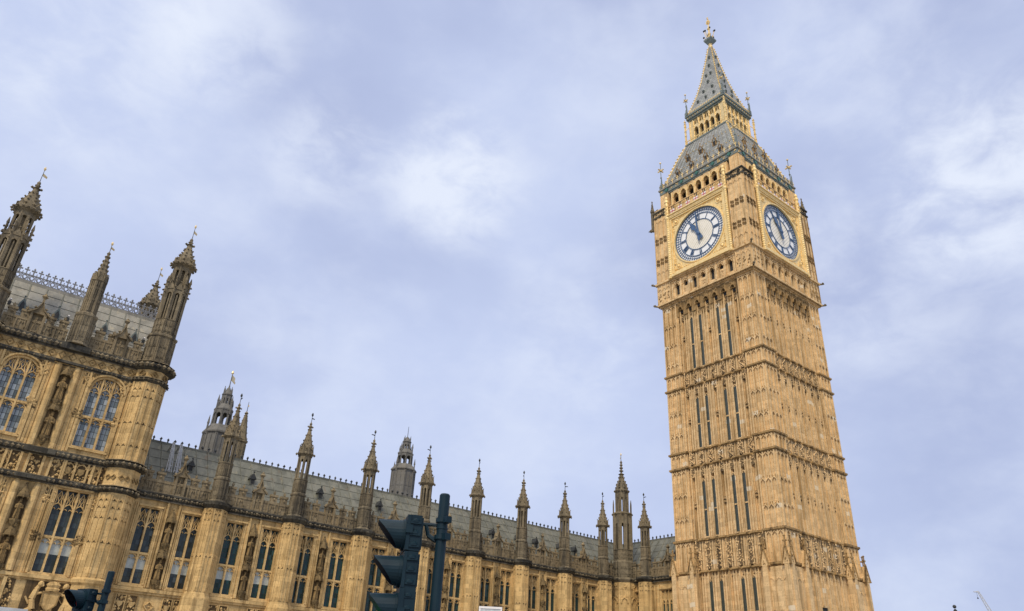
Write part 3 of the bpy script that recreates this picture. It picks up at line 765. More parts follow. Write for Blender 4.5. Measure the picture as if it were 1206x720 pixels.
# ---- lantern stage
m = MB(); m.T = IDENT
for k, q, z0, z1 in ((1, 3.15, 71.75, 71.95), (0, 3.36, 71.95, 72.15), (1, 3.25, 72.15, 72.3), (1, 2.9, 76.25, 76.5), (1, 3.05, 76.5, 76.95), (0, 3.16, 76.95, 77.2), (1, 3.0, 77.2, 77.4)):
    m.k = k; m.box(-q, q, -q, q, z0, z1)
m.k = 2; m.box(-2.3, 2.3, -2.3, 2.3, 72, 76.4)
for T in FACES:
    m.T = T; m.k = 3
    for s_ in (-1, 1): m.box(s_ * 2.5 - .27, s_ * 2.5 + .27, 2.2, 2.78, 72.2, 76.4); m.box(s_ * 2.72 - .06, s_ * 2.72 + .06, 2.7, 2.86, 72.2, 76.4)
    for k in range(6): c = (k - 2.5) * .86; m.box(c - .13, c + .13, 2.2, 2.74, 72.2, 76.4); m.box(c - .05, c + .05, 2.7, 2.84, 72.3, 76.2); m.blob(c, 2.8, 75.1, .13)
    for k in range(5):
        c = (k - 2) * .86; a = pointed(c, .31, 74.4, .45, 3); spandrel(m, a, 75.35, 2.25, 2.7); m.line(a, .08, 2.66, 2.82)
        a = pointed(c, .31, 75.7, .4, 3); spandrel(m, a, 76.4, 2.25, 2.7); m.box(c - .04, c + .04, 2.3, 2.68, 75.3, 76.3)
        m.box(c - .31, c + .31, 2.2, 2.68, 72.2, 72.75)
    m.k = 4                                    # balcony rail
    m.box(-3.3, 3.3, 3.22, 3.29, 72.66, 72.74)
    for i in range(23): c = -3.3 + i * .3; m.box(c - .03, c + .03, 3.22, 3.27, 72.2, 72.7); m.blob(c, 3.25, 72.82, .07)
    m.k = 4
    for i in range(20): fleur(m, -2.95 + i * .31, 3.05, 77.3, .36, .26)
    m.k = 3
    for i in range(14): m.blob(-2.8 + i * .43, 3.07, 76.7, .13)
m.build('lantern', [M['copper'], M['copper'], M['void_shade'], M['gold'], M['gold_stone']], CT, neg(CT))
c1 = corner_finial(3.9, .3); first = True
for sx, sy in ((1, 1), (1, -1), (-1, 1), (-1, -1)):
    o = c1 if first else copy(c1); first = False; o.location = (sx * 2.95, sy * 2.95, 77.3 - GZ)
def lantern_post():
    m = MB(); m.lathe(0, 0, [(.12, -.4), (.12, 3.0), (.18, 3.05), (.14, 3.3), (.03, 4.3)], 4); m.tube((0, 0, 2.4), (-.42, -.42, 3.0), .05)
    for z in (.6, 1.4, 2.2, 3.5, 3.9): m.blob(0, 0, z, .2)
    return m.build('lantern_pinnacle', M['gold_stone'], CT)
l0 = lantern_post()
for i, (sx, sy, r) in enumerate(((1, 1, 0), (1, -1, -PI / 2), (-1, 1, PI / 2), (-1, -1, PI))):
    o = l0 if i == 0 else copy(l0); o.location = (sx * 3.2, sy * 3.2, 72.3 - GZ); o.rotation_euler.z = r
# ---- spire
sp = [(2.95, 77.35), (2.45, 78.7), (1.8, 81.0), (1.28, 83.4), (.93, 85.5), (.55, 87.9), (.24, 90.1)]
m = MB(); m.lathe(0, 0, sq(sp), 4, PI / 4); m.k = 1
for sx in (-1, 1):
    for sy in (-1, 1):
        for (r0, z0), (r1, z1) in zip(sp[:-1], sp[1:]): m.tube((sx * r0, sy * r0, z0), (sx * r1, sy * r1, z1), .07, .07)
        z = 77.8
        while z < 90: r = roof_r(sp, z); m.blob(sx * (r + .07), sy * (r + .07), z, .14); z += .46
m.build('spire', [M['slate'], M['gold_stone']], CT, neg(CT))
def lucarne():
    m = MB(); m.box(-.13, .13, -.4, .1, 0, .3); m.k = 1; m.box(-.08, .08, .1, .12, .05, .28); m.k = 2; m.prism([(-.18, .28), (.18, .28), (0, .55)], -.5, .16)
    return m.build('lucarne', [M['copper'], M['void_shade'], M['copper']], CT)
l0 = lucarne(); first = True
for a in range(4):
    for z, us in ((78.9, (-1.3, 0, 1.3)), (80.6, (-.85, .6)), (82.3, (0,)), (83.9, (-.35, .4)), (85.8, (0,)), (87.6, (0,))):
        for u in us:
            o = l0 if first else copy(l0); first = False
            x, y, zz = FACES[a](u, roof_r(sp, z), z); o.location = (x, y, zz - GZ); o.rotation_euler.z = a * PI / 2 - PI / 2
m = MB(); m.k = 1; m.lathe(0, 0, [(.30, 90.0), (.34, 90.3), (.22, 90.6), (.3, 90.8)], 8)
m.k = 0; m.lathe(0, 0, sq([(.3, 90.8), (.62, 91.35), (.66, 91.6), (.5, 91.75)]), 4, PI / 4); m.k = 2
for i in range(8):
    t = i * PI / 4; c, s_ = math.cos(t), math.sin(t); rr = .95 if i % 2 == 0 else .72; zz = 92.9 if i % 2 == 0 else 93.5
    m.tube((c * .1, s_ * .1, 91.8), (c * rr * .6, s_ * rr * .6, 92.2), .05); m.tube((c * rr * .6, s_ * rr * .6, 92.2), (c * rr, s_ * rr, zz), .05, .04); m.k = 3; m.ball(c * rr, s_ * rr, zz, .15, 6); m.k = 2
    m.blob(c * .62, s_ * .62, 91.9, .12)
m.tube((0, 0, 91.7), (0, 0, 95.0), .13, .08); m.ball(0, 0, 92.9, .26); m.ball(0, 0, 94.0, .24); m.k = 2
m.ringz(0, 95.3, .2, .34, -.06, .06, 12); m.T = frame(0, 0, 0); m.ringz(0, 95.3, .2, .34, -.06, .06, 12); m.T = IDENT
m.tube((0, 0, 95.5), (0, 0, 96.3), .06, .05); m.box(-.22, .22, -.05, .05, 95.95, 96.06); m.ball(0, 0, 96.3, .1)
m.build('spire_finial', [M['copper'], M['gold'], M['gold_stone'], M['ironwork']], CT, neg(CT))
# a small dark opening low on the north face
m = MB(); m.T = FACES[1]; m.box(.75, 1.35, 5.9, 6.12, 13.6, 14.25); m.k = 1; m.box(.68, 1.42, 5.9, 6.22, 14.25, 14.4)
m.build('vent_opening', [M['void_shade'], M['tower']], CT, neg(CT))

# ==================================================================================================
#  PALACE: pieces shared by the long range and the end pavilion
# ==================================================================================================
def vane(parent, z, h, flag=.42):
    m = MB(); m.tube((0, 0, 0), (0, 0, h), .03, .02); m.k = 1 if flag > .15 else 0
    m.box(-flag - .03, -.03, -.02, .02, h * .58, h * .58 + flag * .8); m.box(-flag - .22, -flag, -.02, .02, h * .58 + .03, h * .58 + flag * .3); m.box(-flag - .22, -flag, -.02, .02, h * .58 + flag * .5, h * .58 + flag * .77)
    m.lathe(0, 0, [(.02, h - .05), (.07, h + .02), (.09, h + .12), (.02, h + .28)], 6)
    return m.build('weather_vane', [M['ironwork'], M['gold']], parent, (0, 0, z), random.uniform(.2, .9))
def facet_panels(m, cx, cy, r, z0, z1, heads, n=8, ks=range(8), w=.05, dk=0):
    for i in ks:
        m.T, hw = octoface(cx, cy, r, i, n)
        for s_ in (-1, 1): m.box(s_ * (hw - .06) - w, s_ * (hw - .06) + w, -.05, .05, z0, z1)
        for z in heads:
            old = m.k
            for s_ in (-1, 1):
                chevron(m, s_ * hw * .44, z, hw * .26, .17, .055, -.04, .06)
                m.k = dk; m.prism([(s_ * hw * .44 - hw * .24, z - .02), (s_ * hw * .44 + hw * .24, z - .02), (s_ * hw * .44, z + .13)], -.04, .015); m.k = old  # dark triangles imitate the shade of recessed panel heads
        m.box(-w * .6, w * .6, -.05, .04, z0, z1)
    m.T = IDENT
def range_turret(parent):                     # 17.7 .. 26.5 : z = 0 at the cornice
    m = MB(); m.lathe(0, 0, [(.80, 0), (.80, .15), (.70, .28), (.70, 1.75), (.78, 1.82), (.78, 1.95), (.66, 2.05), (.66, 3.05), (.72, 3.1), (.72, 3.2), (.34, 3.22)], 8)
    facet_panels(m, 0, 0, .70, .35, 1.65, (.55, 1.15)); facet_panels(m, 0, 0, .66, 2.1, 3.0, (2.2, 2.65))
    m.lathe(0, 0, [(.12, 3.1), (.12, 5.2)], 8)
    for i in range(8):                        # open lancet stage
        a = PI / 8 + i * PI / 4; m.T = IDENT
        m.lathe(.53 * math.cos(a), .53 * math.sin(a), [(.13, 3.15), (.13, 5.15)], 4, a)
        m.T, hw = octoface(0, 0, .62, i); spandrel(m, pointed(0, hw - .05, 4.5, .35, 3), 5.2, -.14, .0)
    m.T = IDENT
    m.lathe(0, 0, [(.62, 5.12), (.84, 5.28), (.84, 5.42), (.70, 5.5), (.66, 5.6)], 8)
    for i in range(8):
        m.T, hw = octoface(0, 0, .74, i); m.prism([(-hw, 5.4), (hw, 5.4), (0, 5.95)], -.12, .06); m.blob(0, .05, 6.0, .08)
        a = PI / 8 + i * PI / 4; m.T = IDENT; m.blob(.92 * math.cos(a), .92 * math.sin(a), 5.3, .14)
    crocketed_spire(m, [(.66, 5.5), (.60, 6.0), (.36, 6.7), (.20, 7.3), (.12, 7.7)], 8, .30, .10)
    m.lathe(0, 0, [(.10, 7.6), (.22, 7.75), (.12, 7.9), (.09, 7.95)], 8); m.lathe(0, 0, [(.06, 7.9), (.15, 8.02), (.06, 8.14), (.03, 8.2)], 6)
    for i in range(4): a = i * PI / 2; m.blob(.27 * math.cos(a), .27 * math.sin(a), 7.76, .1)
    m.V = [(x * .80, y * .80, z) for x, y, z in m.V]
    o = m.build('turret', M['weathered'], parent)
    vane(o, 8.15, .60, .10)
    return o
def buttress(parent, zb, zt, hw=.82):         # canted pier below a turret, z measured from the street
    m = MB(); r = hw / math.cos(PI / 8)
    m.lathe(0, 0, [(r, 0), (r, zt - GZ)], 8)
    m.lathe(0, 0, [(r + .16, 0), (r + .16, 10.9 - GZ), (r, 11.3 - GZ)], 8)
    facet_panels(m, 0, 0, r, 11.4 - GZ, zt - .1 - GZ, (zt - .5 - GZ, zt - .95 - GZ, 13.75 - GZ), ks=range(8), w=.055, dk=2)
    m.k = 1
    for i in range(8):
        m.T, q = octoface(0, 0, r, i)
        m.carve(-q * .6, q * .6, zt - .35 - GZ, zt - .1 - GZ, .03, 5, .07)
    m.T = IDENT
    return m.build('buttress', [M['palace'], M['palace_carved'], M['crevice_shade']], parent)
def two_light_window(parent, hw=.72, z0=11.45, zt=16.62, ztr=13.5, lights=2, glassm='glass', arched=False, blinds=0.0, nm='window'):
    """origin on the wall face at u = 0, z = 0; recess runs back in -v"""
    m = MB(); lw = 2 * hw / lights
    for s_ in (-1, 1):                        # splayed jambs
        a, b = sorted((s_ * hw, s_ * (hw - .07))); m.box(a, b, -.5, -.12, z0, zt)
        a, b = sorted((s_ * (hw + .03), s_ * (hw + .13))); m.box(a, b, -.1, .06, z0, zt if not arched else zt - 1.25)
    m.box(-hw, hw, -.5, .05, z0 - .16, z0 + .02); m.box(-hw - .12, hw + .12, -.1, .14, z0 - .2, z0 - .08)
    for i in range(1, lights): c = -hw + i * lw; m.box(c - .055, c + .055, -.48, -.18, z0, zt)
    m.box(-hw, hw, -.47, -.20, ztr - .07, ztr + .07)
    zh = zt - 1.35
    for i in range(lights):
        c = -hw + (i + .5) * lw; h = lw / 2 - .05
        for zz, rs in ((ztr - .42, .36), (zh, .46)):
            a = pointed(c, h, zz, rs, 3); m.line(a, .065, -.45, -.24)
            m.line([(c - h, zz + .02), (c - h * .45, zz + .12), (c - h * .2, zz + .02)], .04, -.43, -.28); m.line([(c + h, zz + .02), (c + h * .45, zz + .12), (c + h * .2, zz + .02)], .04, -.43, -.28)
            if zz < ztr: spandrel(m, a, ztr, -.42, -.30)
        # eyelet tracery over each light
        ze = zh + .50
        m.line([(c - h, zh + .1), (c - h * .5, ze + .1), (c - h * .62, ze + .34), (c, ze + .72), (c + h * .62, ze + .34), (c + h * .5, ze + .1), (c + h, zh + .1)], .06, -.44, -.25)
        m.line([(c, ze - .08), (c, ze + .12)], .055, -.44, -.26)
        m.line([(c, ze + .08), (c - h * .34, ze + .28), (c, ze + .52), (c + h * .34, ze + .28)], .05, -.44, -.27, True)
        for s_ in (-1, 1): m.line([(c + s_ * h, ze + .1), (c + s_ * h * .7, ze + .45), (c + s_ * h, ze + .75)], .05, -.44, -.27)
    if arched:
        A = round_arch(0, hw, zt - 1.05, 1.05)
        spandrel(m, A, zt + .02, -.5, -.002); m.line(round_arch(0, hw + .10, zt - 1.05, 1.15), .12, -.05, .14)
        m.line(round_arch(0, hw - .08, zt - 1.05, .98), .12, -.4, -.14)
        m.k = 1
        for s_ in (-1, 1): m.ringz(s_ * (hw - .12), zt - .12, .13, .22, -.02, .07, 10); m.carve(s_ * hw - .15, s_ * hw + .15, zt - .5, zt, .02, 12, .08)
    else:
        m.box(-hw - .12, hw + .12, -.5, .05, zt - .02, zt + .14); m.box(-hw - .15, hw + .15, -.1, .16, zt + .08, zt + .2)
    sh = .15
    m.V = [(x, (y + sh) if -.49 < y < -.11 else y, z) for x, y, z in m.V]
    o = m.build(nm, [M['palace'], M['palace_carved']], parent)
    p = MB(); p.box(-hw, hw, -.43 + sh, -.40 + sh, z0, zt)
    if blinds:
        p.k = 1
        for i in range(lights):
            c = -hw + (i + .5) * lw; p.box(c - lw * .43, c + lw * .43, -.40 + sh, -.392 + sh, ztr - .75 - blinds * .3, ztr - .12)
    p.build('pane', [M[glassm], M['blind']], o)
    return o
def wall_with_holes(m, u0, u1, z0, z1, holes, v0=-.55, v1=0.0):   # holes: (ua, ub, za, zb), may share columns
    us = sorted(set([u0, u1] + [h[0] for h in holes] + [h[1] for h in holes]))
    for a, b in zip(us[:-1], us[1:]):
        c = (a + b) / 2; hs = sorted([(h[2], h[3]) for h in holes if h[0] < c < h[1]]); z = z0
        for za, zb in hs:
            if za > z: m.box(a, b, v0, v1, z, za)
            z = zb
        if z1 > z: m.box(a, b, v0, v1, z, z1)
def cornice_band(m, u0, u1, z, T, dz=.36, step=.42):              # sooty carved cornice
    m.T = T; m.k = 1; m.box(u0, u1, -.4, .30, z + .12, z + .17); m.box(u0, u1, -.4, .19, z - .40, z - .34); m.k = 0
    m.box(u0, u1, -.5, .16, z - .34, z - .20); m.box(u0, u1, -.5, .34, z + .0, z + .12); m.box(u0, u1, -.5, .26, z - .2, z)
    u = u0 + .2
    while u < u1 - .1: m.k = 1; m.blob(u, .30, z - .10, .15, .9); m.blob(u + step / 2, .28, z - .12, .09); m.k = 0; u += step
def gablet(m, u, z, w, T):                                        # niche with ogee gable and finial that breaks the parapet
    m.T = T; m.k = 0
    m.box(u - w, u - w + .16, -.25, .12, z, z + 1.55); m.box(u + w - .16, u + w, -.25, .12, z, z + 1.55); m.box(u - w, u + w, -.30, -.1, z, z + 1.6)
    m.prism([(u - w - .1, z + 1.5), (u - w * .5, z + 1.75), (u - .12, z + 2.3), (u + .12, z + 2.3), (u + w * .5, z + 1.75), (u + w + .1, z + 1.5)], -.3, .14)
    m.line([(u - w - .2, z + 1.46), (u - w * .45, z + 1.84), (u, z + 2.5), (u + w * .45, z + 1.84), (u + w + .2, z + 1.46)], .1, .05, .24)
    for t in (-1, -.6, .6, 1): m.blob(u + t * (w + .06), .14, z + 1.62 + (1 - abs(t)) * .8, .13)
    m.box(u - .07, u + .07, -.08, .06, z + 2.3, z + 2.75); m.blob(u, 0, z + 2.92, .24, 1.1); m.blob(u, 0, z + 3.1, .12)
    statue(m, u, -.02, z + .25, .95)
    m.box(u - .2, u + .2, -.1, .14, z + .1, z + .25)
def parapet(m, u0, u1, z, T, gab=None):
    T0 = T; T = lambda a, b, c: T0(a, b, z + (c - z) * 1.42)
    m.T = T; m.k = 0
    m.box(u0, u1, -.25, .0, z + .1, z + .72); m.box(u0, u1, -.28, .05, z + .62, z + .74)
    n = max(2, int(round((u1 - u0) / .82))); st = (u1 - u0) / n
    for i in range(n):
        c = u0 + (i + .5) * st
        if gab is not None and abs(c - gab) < .5: continue
        h = st * .30
        m.box(c - h, c + h, -.25, .0, z + .72, z + 1.05); m.box(c - h - .05, c + h + .05, -.28, .06, z + 1.05, z + 1.16)
        m.line([(c - h, z + .25), (c - h * .4, z + .55), (c, z + .42), (c + h * .4, z + .55), (c + h, z + .25)], .06, -.02, .06)
        m.blob(c, .02, z + .9, .12); m.blob(c, -.1, z + 1.24, .1)
        m.box(c + st / 2 - .04, c + st / 2 + .04, -.02, .08, z + .1, z + .7)
        for d in (-.2, .2): m.box(c + d * st - .02, c + d * st + .02, -.02, .05, z + .1, z + .6)
        m.box(c - .03, c + .03, -.13, -.07, z + 1.15, z + 1.4); m.box(c - .1, c + .1, -.13, -.07, z + 1.27, z + 1.33)
def plate_roof(m, T, u0, u1, v0, z0, v1, z1, pitch=.93, rows=6, hip0=0, hip1=0):   # cast-iron plates with raised ribs
    m.T = T; m.k = 0; t = .12
    n_ = math.hypot(v1 - v0, z1 - z0)
    m.add([(u0, v0, z0), (u1, v0, z0), (u1 - hip1, v1, z1), (u0 + hip0, v1, z1), (u0, v0, z0 - t), (u1, v0, z0 - t), (u1 - hip1, v1, z1 - t), (u0 + hip0, v1, z1 - t)],
          [(3, 2, 1, 0)[::-1] if v1 < v0 else (3, 2, 1, 0), (4, 5, 6, 7), (0, 1, 5, 4), (1, 2, 6, 5), (2, 3, 7, 6), (3, 0, 4, 7)])
    m.k = 1; nr = int((u1 - u0) / pitch)
    for i in range(nr + 1):
        u = u0 + .1 + i * pitch; lim = 1.0
        if hip0 and u - u0 < hip0: lim = (u - u0) / hip0
        if hip1 and u1 - u < hip1: lim = min(lim, (u1 - u) / hip1)
        if lim > .1 and u < u1: m.tube((u, v0, z0 + .02), (u, v0 + (v1 - v0) * lim, z0 + (z1 - z0) * lim + .02), .045, .045, 5)
    for j in range(1, rows):
        f = j / rows; m.tube((u0 + hip0 * f, v0 + (v1 - v0) * f, z0 + (z1 - z0) * f + .015), (u1 - hip1 * f, v0 + (v1 - v0) * f, z0 + (z1 - z0) * f + .015), .026, .026, 4)
def shield(m, u, z, w, v):
    m.prism([(u - w, z + w), (u + w, z + w), (u + w * .9, z - w * .3), (u, z - w * 1.2), (u - w * .9, z - w * .3)], v - .05, v + .1)

# ==================================================================================================
#  LONG RANGE
# ==================================================================================================
YF = -15.0; ZC = 17.6; ZL = GZ
GR = thing('palace_range', (28, YF, GZ), 'long golden Gothic palace range with spiky turrets running back to the clock tower', 'building')
TF = frame(0, YF, 90)                          # u = x, v = y - YF
XL = 4.7; TL = frame(XL, 0, 0)                 # link facing east: u = -y
TX = [49.75, 43.40, 37.17, 31.13, 25.27, 19.47, 13.68, 7.98]
WX = [54.25, 51.15, 47.9, 45.0, 41.95, 38.95, 35.2, 32.75, 29.4, 26.9, 23.55, 21.1, 17.75, 15.3, 11.95, 9.6]
WH = .72
m = MB(TF)
holes = [(c - WH, c + WH, 11.45, 16.62) for c in WX] + [(6.0, 6.75, 11.45, 16.62)]
wall_with_holes(m, XL - .3, 56.5, ZL, ZC, holes)
m.box(XL, 56.5, -6, -.56, ZL, 17.7)
for c in WX:                                  # fluted jamb shafts
    for s_ in (-1, 1): m.box(c + s_ * (WH + .22) - .04, c + s_ * (WH + .22) + .04, -.05, .10, 11.3, 16.9); m.box(c + s_ * (WH + .36) - .025, c + s_ * (WH + .36) + .025, -.05, .05, 11.3, 16.9)
pair = [(WX[i], WX[i + 1]) for i in range(0, 16, 2)]
for a, b in pair:
    p = (a + b) / 2
    for s_ in (-1, 1): m.box(p + s_ * .42 - .06, p + s_ * .42 + .06, -.1, .16, 11.3, 17.0); m.prism([(p + s_ * .42 - .1, 17.0), (p + s_ * .42 + .1, 17.0), (p + s_ * .42, 17.3)], -.1, .16)
# carved band below the sills
m.k = 0
m.box(XL, 56.5, -.2, .2, 11.0, 11.22); m.box(XL, 56.5, -.2, .12, 10.85, 11.0); m.box(XL, 56.5, -.2, .22, 9.2, 9.4)
m.k = 1
for c in WX:
    for d in (-.38, .38):
        m.line([(c + d - .32, 9.5), (c + d - .32, 10.7), (c + d + .32, 10.7), (c + d + .32, 9.5)], .07, -.05, .1, True); m.carve(c + d - .28, c + d + .28, 9.55, 10.65, .06, 14, .1, 2, 0); shield(m, c + d, 10.1, .18, .05)
for a, b in pair: quatrefoil(m, (a + b) / 2, 10.1, .32, -.02, .12, .08)
# corner: canted pier with panel, and the link front
m.k = 0; m.T = TL
lh = [(7.85, 9.75, 11.45, 16.4), (12.75, 13.35, 11.45, 16.4)]
wall_with_holes(m, 5.0, 15.3, ZL, ZC, lh)
m.box(5.0, 15.3, -5.5, -.56, ZL, 17.7)
for s_ in (7.6, 10.0, 10.45): m.box(s_ - .07, s_ + .07, -.1, .16, 9, 16.9)
m.box(6, 15, -.2, .2, 11.0, 11.22)
m.build('wall', [M['palace'], M['palace_carved'], M['crevice_shade']], GR, neg(GR))
# windows
wp = {}
for i, c in enumerate(WX):
    kind = ('glass_mid', 1.0) if i < 2 else (('glass', .8) if i in (2, 3) else ('glass', 0))
    if kind not in wp: wp[kind] = o = two_light_window(GR, WH, glassm=kind[0], blinds=kind[1])
    else: o = copy(wp[kind])
    o.location = (c - 28, 0, -GZ)
o = two_light_window(GR, .375, lights=1); o.location = (6.375 - 28, 0, -GZ)
o = two_light_window(GR, .95, zt=16.4, lights=4); o.location = (XL - 28, -8.8 - YF, -GZ); o.rotation_euler.z = -PI / 2
o = two_light_window(GR, .30, zt=16.4, lights=1); o.location = (XL - 28, -13.05 - YF, -GZ); o.rotation_euler.z = -PI / 2
# statues in the piers
for a, b in pair:
    p = (a + b) / 2
    for zs, h in ((14.35, 1.3), (11.85, 1.3)):
        s1 = MB(); s2 = MB(); niche_tier(s1, s2, p, .02, zs, h, TF)
        o = s1.build('statue', M['palace_carved'], GR, neg(GR)); s2.build('canopy', [M['canopy'], M['crevice_shade']], o)
# buttresses and turrets
b0 = buttress(GR, GZ, 17.3); t0 = range_turret(GR)
for i, x in enumerate(TX):
    o = b0 if i == 0 else copy(b0); o.location = (x - 28, .15, 0)
    o = t0 if i == 0 else copy(t0); o.location = (x - 28, .15, ZC + .12 - GZ); o.rotation_euler.z = 0
    for ch in o.children: ch.rotation_euler.z = random.uniform(0, 6.28)
o = copy(b0); o.location = (XL + .15 - 28, -11.55 - YF, 0); o = copy(t0); o.location = (XL + .15 - 28, -11.55 - YF, ZC + .1 - GZ)
# tall turret in the re-entrant corner
m = MB(); m.lathe(0, 0, [(1.5, -13.8), (1.5, -.3)], 8)
facet_panels(m, 0, 0, 1.5, -6, -.4, (-1.0, -1.8, -4))
for i in range(8):
    m.T, q = octoface(0, 0, 1.5, i); m.line(pointed(0, .36, -2.4, .6, 4), .1, -.05, .12); m.carve(-.3, .3, -.8, -.5, .05, 5, .1)
m.T = IDENT
m.build('corner_pier', M['palace'], GR, (XL + .35 - 28, .35, ZC - GZ))
m = MB(); m.lathe(0, 0, [(1.55, -.3), (1.75, 0), (1.75, .12), (1.2, .3), (1.2, 1.9), (1.08, 2.1), (1.08, 3.1), (1.15, 3.2), (.9, 3.3), (.5, 3.32)], 8)
facet_panels(m, 0, 0, 1.2, .4, 1.8, (.6, 1.2)); facet_panels(m, 0, 0, 1.08, 2.1, 3.1, (2.3, 2.7))
for i in range(8):
    a = PI / 8 + i * PI / 4; m.T = IDENT
    m.lathe(.88 * math.cos(a), .88 * math.sin(a), [(.27, 3.2), (.27, 7.0)], 4, a); m.lathe(1.06 * math.cos(a), 1.06 * math.sin(a), [(.07, 5.8), (.07, 8.2), (.02, 8.7)], 4)
    m.T, hw = octoface(0, 0, 1.0, i); spandrel(m, pointed(0, hw - .08, 5.6, .5, 3), 7.0, -.2, 0)
    m.box(-.2, .2, -.12, -.02, 6.2, 6.9)
    m.T = IDENT; m.lathe(.62 * math.cos(a), .62 * math.sin(a), [(.19, 7.3), (.19, 9.6)], 4, a)
    m.T, hw = octoface(0, 0, .72, i); spandrel(m, pointed(0, hw - .05, 8.7, .35, 3), 9.6, -.15, 0)
m.T = IDENT
m.lathe(0, 0, [(.98, 6.9), (1.10, 7.1), (1.10, 7.25), (.8, 7.4)], 8); m.lathe(0, 0, [(.70, 9.5), (.82, 9.7), (.82, 9.85), (.7, 9.95)], 8)
for i in range(16): a = i * PI / 8; m.blob(1.12 * math.cos(a), 1.12 * math.sin(a), 7.15, .12); m.blob(.83 * math.cos(a), .83 * math.sin(a), 9.8, .11)
crocketed_spire(m, [(.72, 9.9), (.66, 10.4), (.36, 11.1), (.24, 11.7)], 8, .3, .11)
for z, r in ((11.8, .36), (12.2, .28), (12.55, .24), (12.9, .2), (13.2, .16)): m.lathe(0, 0, [(.1, z - .18), (r * .6, z - .08), (r, z), (r * .5, z + .08), (.08, z + .2)], 8)
o = m.build('corner_turret', M['weathered'], GR, (XL + .25 - 28, .25, ZC - GZ)); vane(o, 13.3, .75, .26)
# cornice, parapet with gablets, roof, cresting
m = MB()
def seg(x0, x1, T, n=0): cornice_band(m, x0, x1, ZC, T)
xs = [56.0] + TX + [5.6]
for a, b in zip(xs[:-1], xs[1:]): seg(b, a, TF)
for x in TX: m.T = IDENT; m.lathe(x, YF + .15, [(.9, 17.25), (1.15, 17.5), (1.2, 17.72), (.9, 17.8)], 8); [m.blob(x + 1.12 * math.cos(q * .52), YF + .15 + 1.12 * math.sin(q * .52), 17.5, .13) for q in range(12)]
cornice_band(m, 6.0, 14.2, ZC, TL); m.T = IDENT; m.lathe(XL + .15, -11.55, [(.9, 17.25), (1.15, 17.5), (1.2, 17.72), (.9, 17.8)], 8)
m.build('cornice', [M['sooty'], M['weathered']], GR, neg(GR))
def put_parapet(owner, *a):
    m = MB(); parapet(m, *a); m.build('parapet', M['parapet'], owner, neg(owner))
for a, b in zip(xs[:-1], xs[1:]): put_parapet(GR, b + .6, a - .6, ZC + .05, TF, (a + b) / 2 if a - b > 5 else None)
put_parapet(GR, 12.1, 13.8, ZC + .05, TL); put_parapet(GR, 6.2, 10.9, ZC + .05, TL, 8.6)
for a, b in zip(xs[:-1], xs[1:]):
    if a - b > 5: g = MB(); gablet(g, (a + b) / 2 if a < 55 else 52.7, ZC + .1, .42, TF); g.build('gablet', M['parapet'], GR, neg(GR))
g = MB(); gablet(g, 8.6, ZC + .1, .5, TL); g.build('gablet', M['parapet'], GR, neg(GR))
ZR = 22.65
m = MB()
plate_roof(m, TF, XL - 5.0, 56.0, -.9, 17.9, -4.4, ZR, .93, 6)
plate_roof(m, TL, 4.0, 19.4, -.9, 17.9, -4.4, ZR, .93, 6)
m.k = 0; m.T = TF; m.box(XL - 4.2, 56, -4.9, -4.3, ZR - .2, ZR + .06); m.prism([(XL, 17), (56, 17), (56, ZR - .1), (XL, ZR - .1)], -8.5, -4.5)
m.T = TL; m.box(4.0, 19.3, -4.9, -4.3, ZR - .2, ZR + .06)
m.build('roof', [M['iron_roof'], M['iron_roof']], GR, neg(GR))
m = MB(TF)
u = XL - 3.5
while u < 55.8:
    m.T = TF; m.box(u - .035, u + .035, -4.65, -4.55, ZR, ZR + .26); m.blob(u, -4.6, ZR + .34, .13, 1.2); u += .56
m.T = TF; m.box(XL - 4, 56, -4.63, -4.57, ZR + .03, ZR + .10)
u = 4.5
while u < 18: m.T = TL; m.box(u - .035, u + .035, -4.65, -4.55, ZR, ZR + .26); m.blob(u, -4.6, ZR + .34, .13, 1.2); u += .56
m.build('ridge_cresting', M['ironwork'], GR, neg(GR))
def roof_vent():
    m = MB(); m.box(-.2, .2, -.7, .05, 0, .5); m.k = 1; m.prism([(-.3, .45), (.3, .45), (0, .95)], -.9, .14); m.k = 2; m.box(-.12, .12, .04, .08, .1, .42)
    m.k = 1; m.blob(0, .05, 1.05, .1)
    return m.build('roof_vent', [M['iron_roof'], M['ironwork'], M['void_shade']], GR)
v0 = roof_vent(); first = True
for x in [51.5, 46.4, 40.2, 34.2, 29.5, 27, 23.6, 21.2, 17.8, 15.4, 12, 9.8]:
    for z in ((20.4,) if x > 30 else (19.9,)):
        o = v0 if first else copy(v0); first = False
        t = (z - 17.9) / (ZR - 17.9); o.location = (x - 28, -.9 - 3.5 * t, z - GZ)
for y in (-7.4, -9.4): o = copy(v0); t = .42; o.location = (XL - 28 - .9 - 3.5 * t, y - YF, 19.9 - GZ); o.rotation_euler.z = -PI / 2

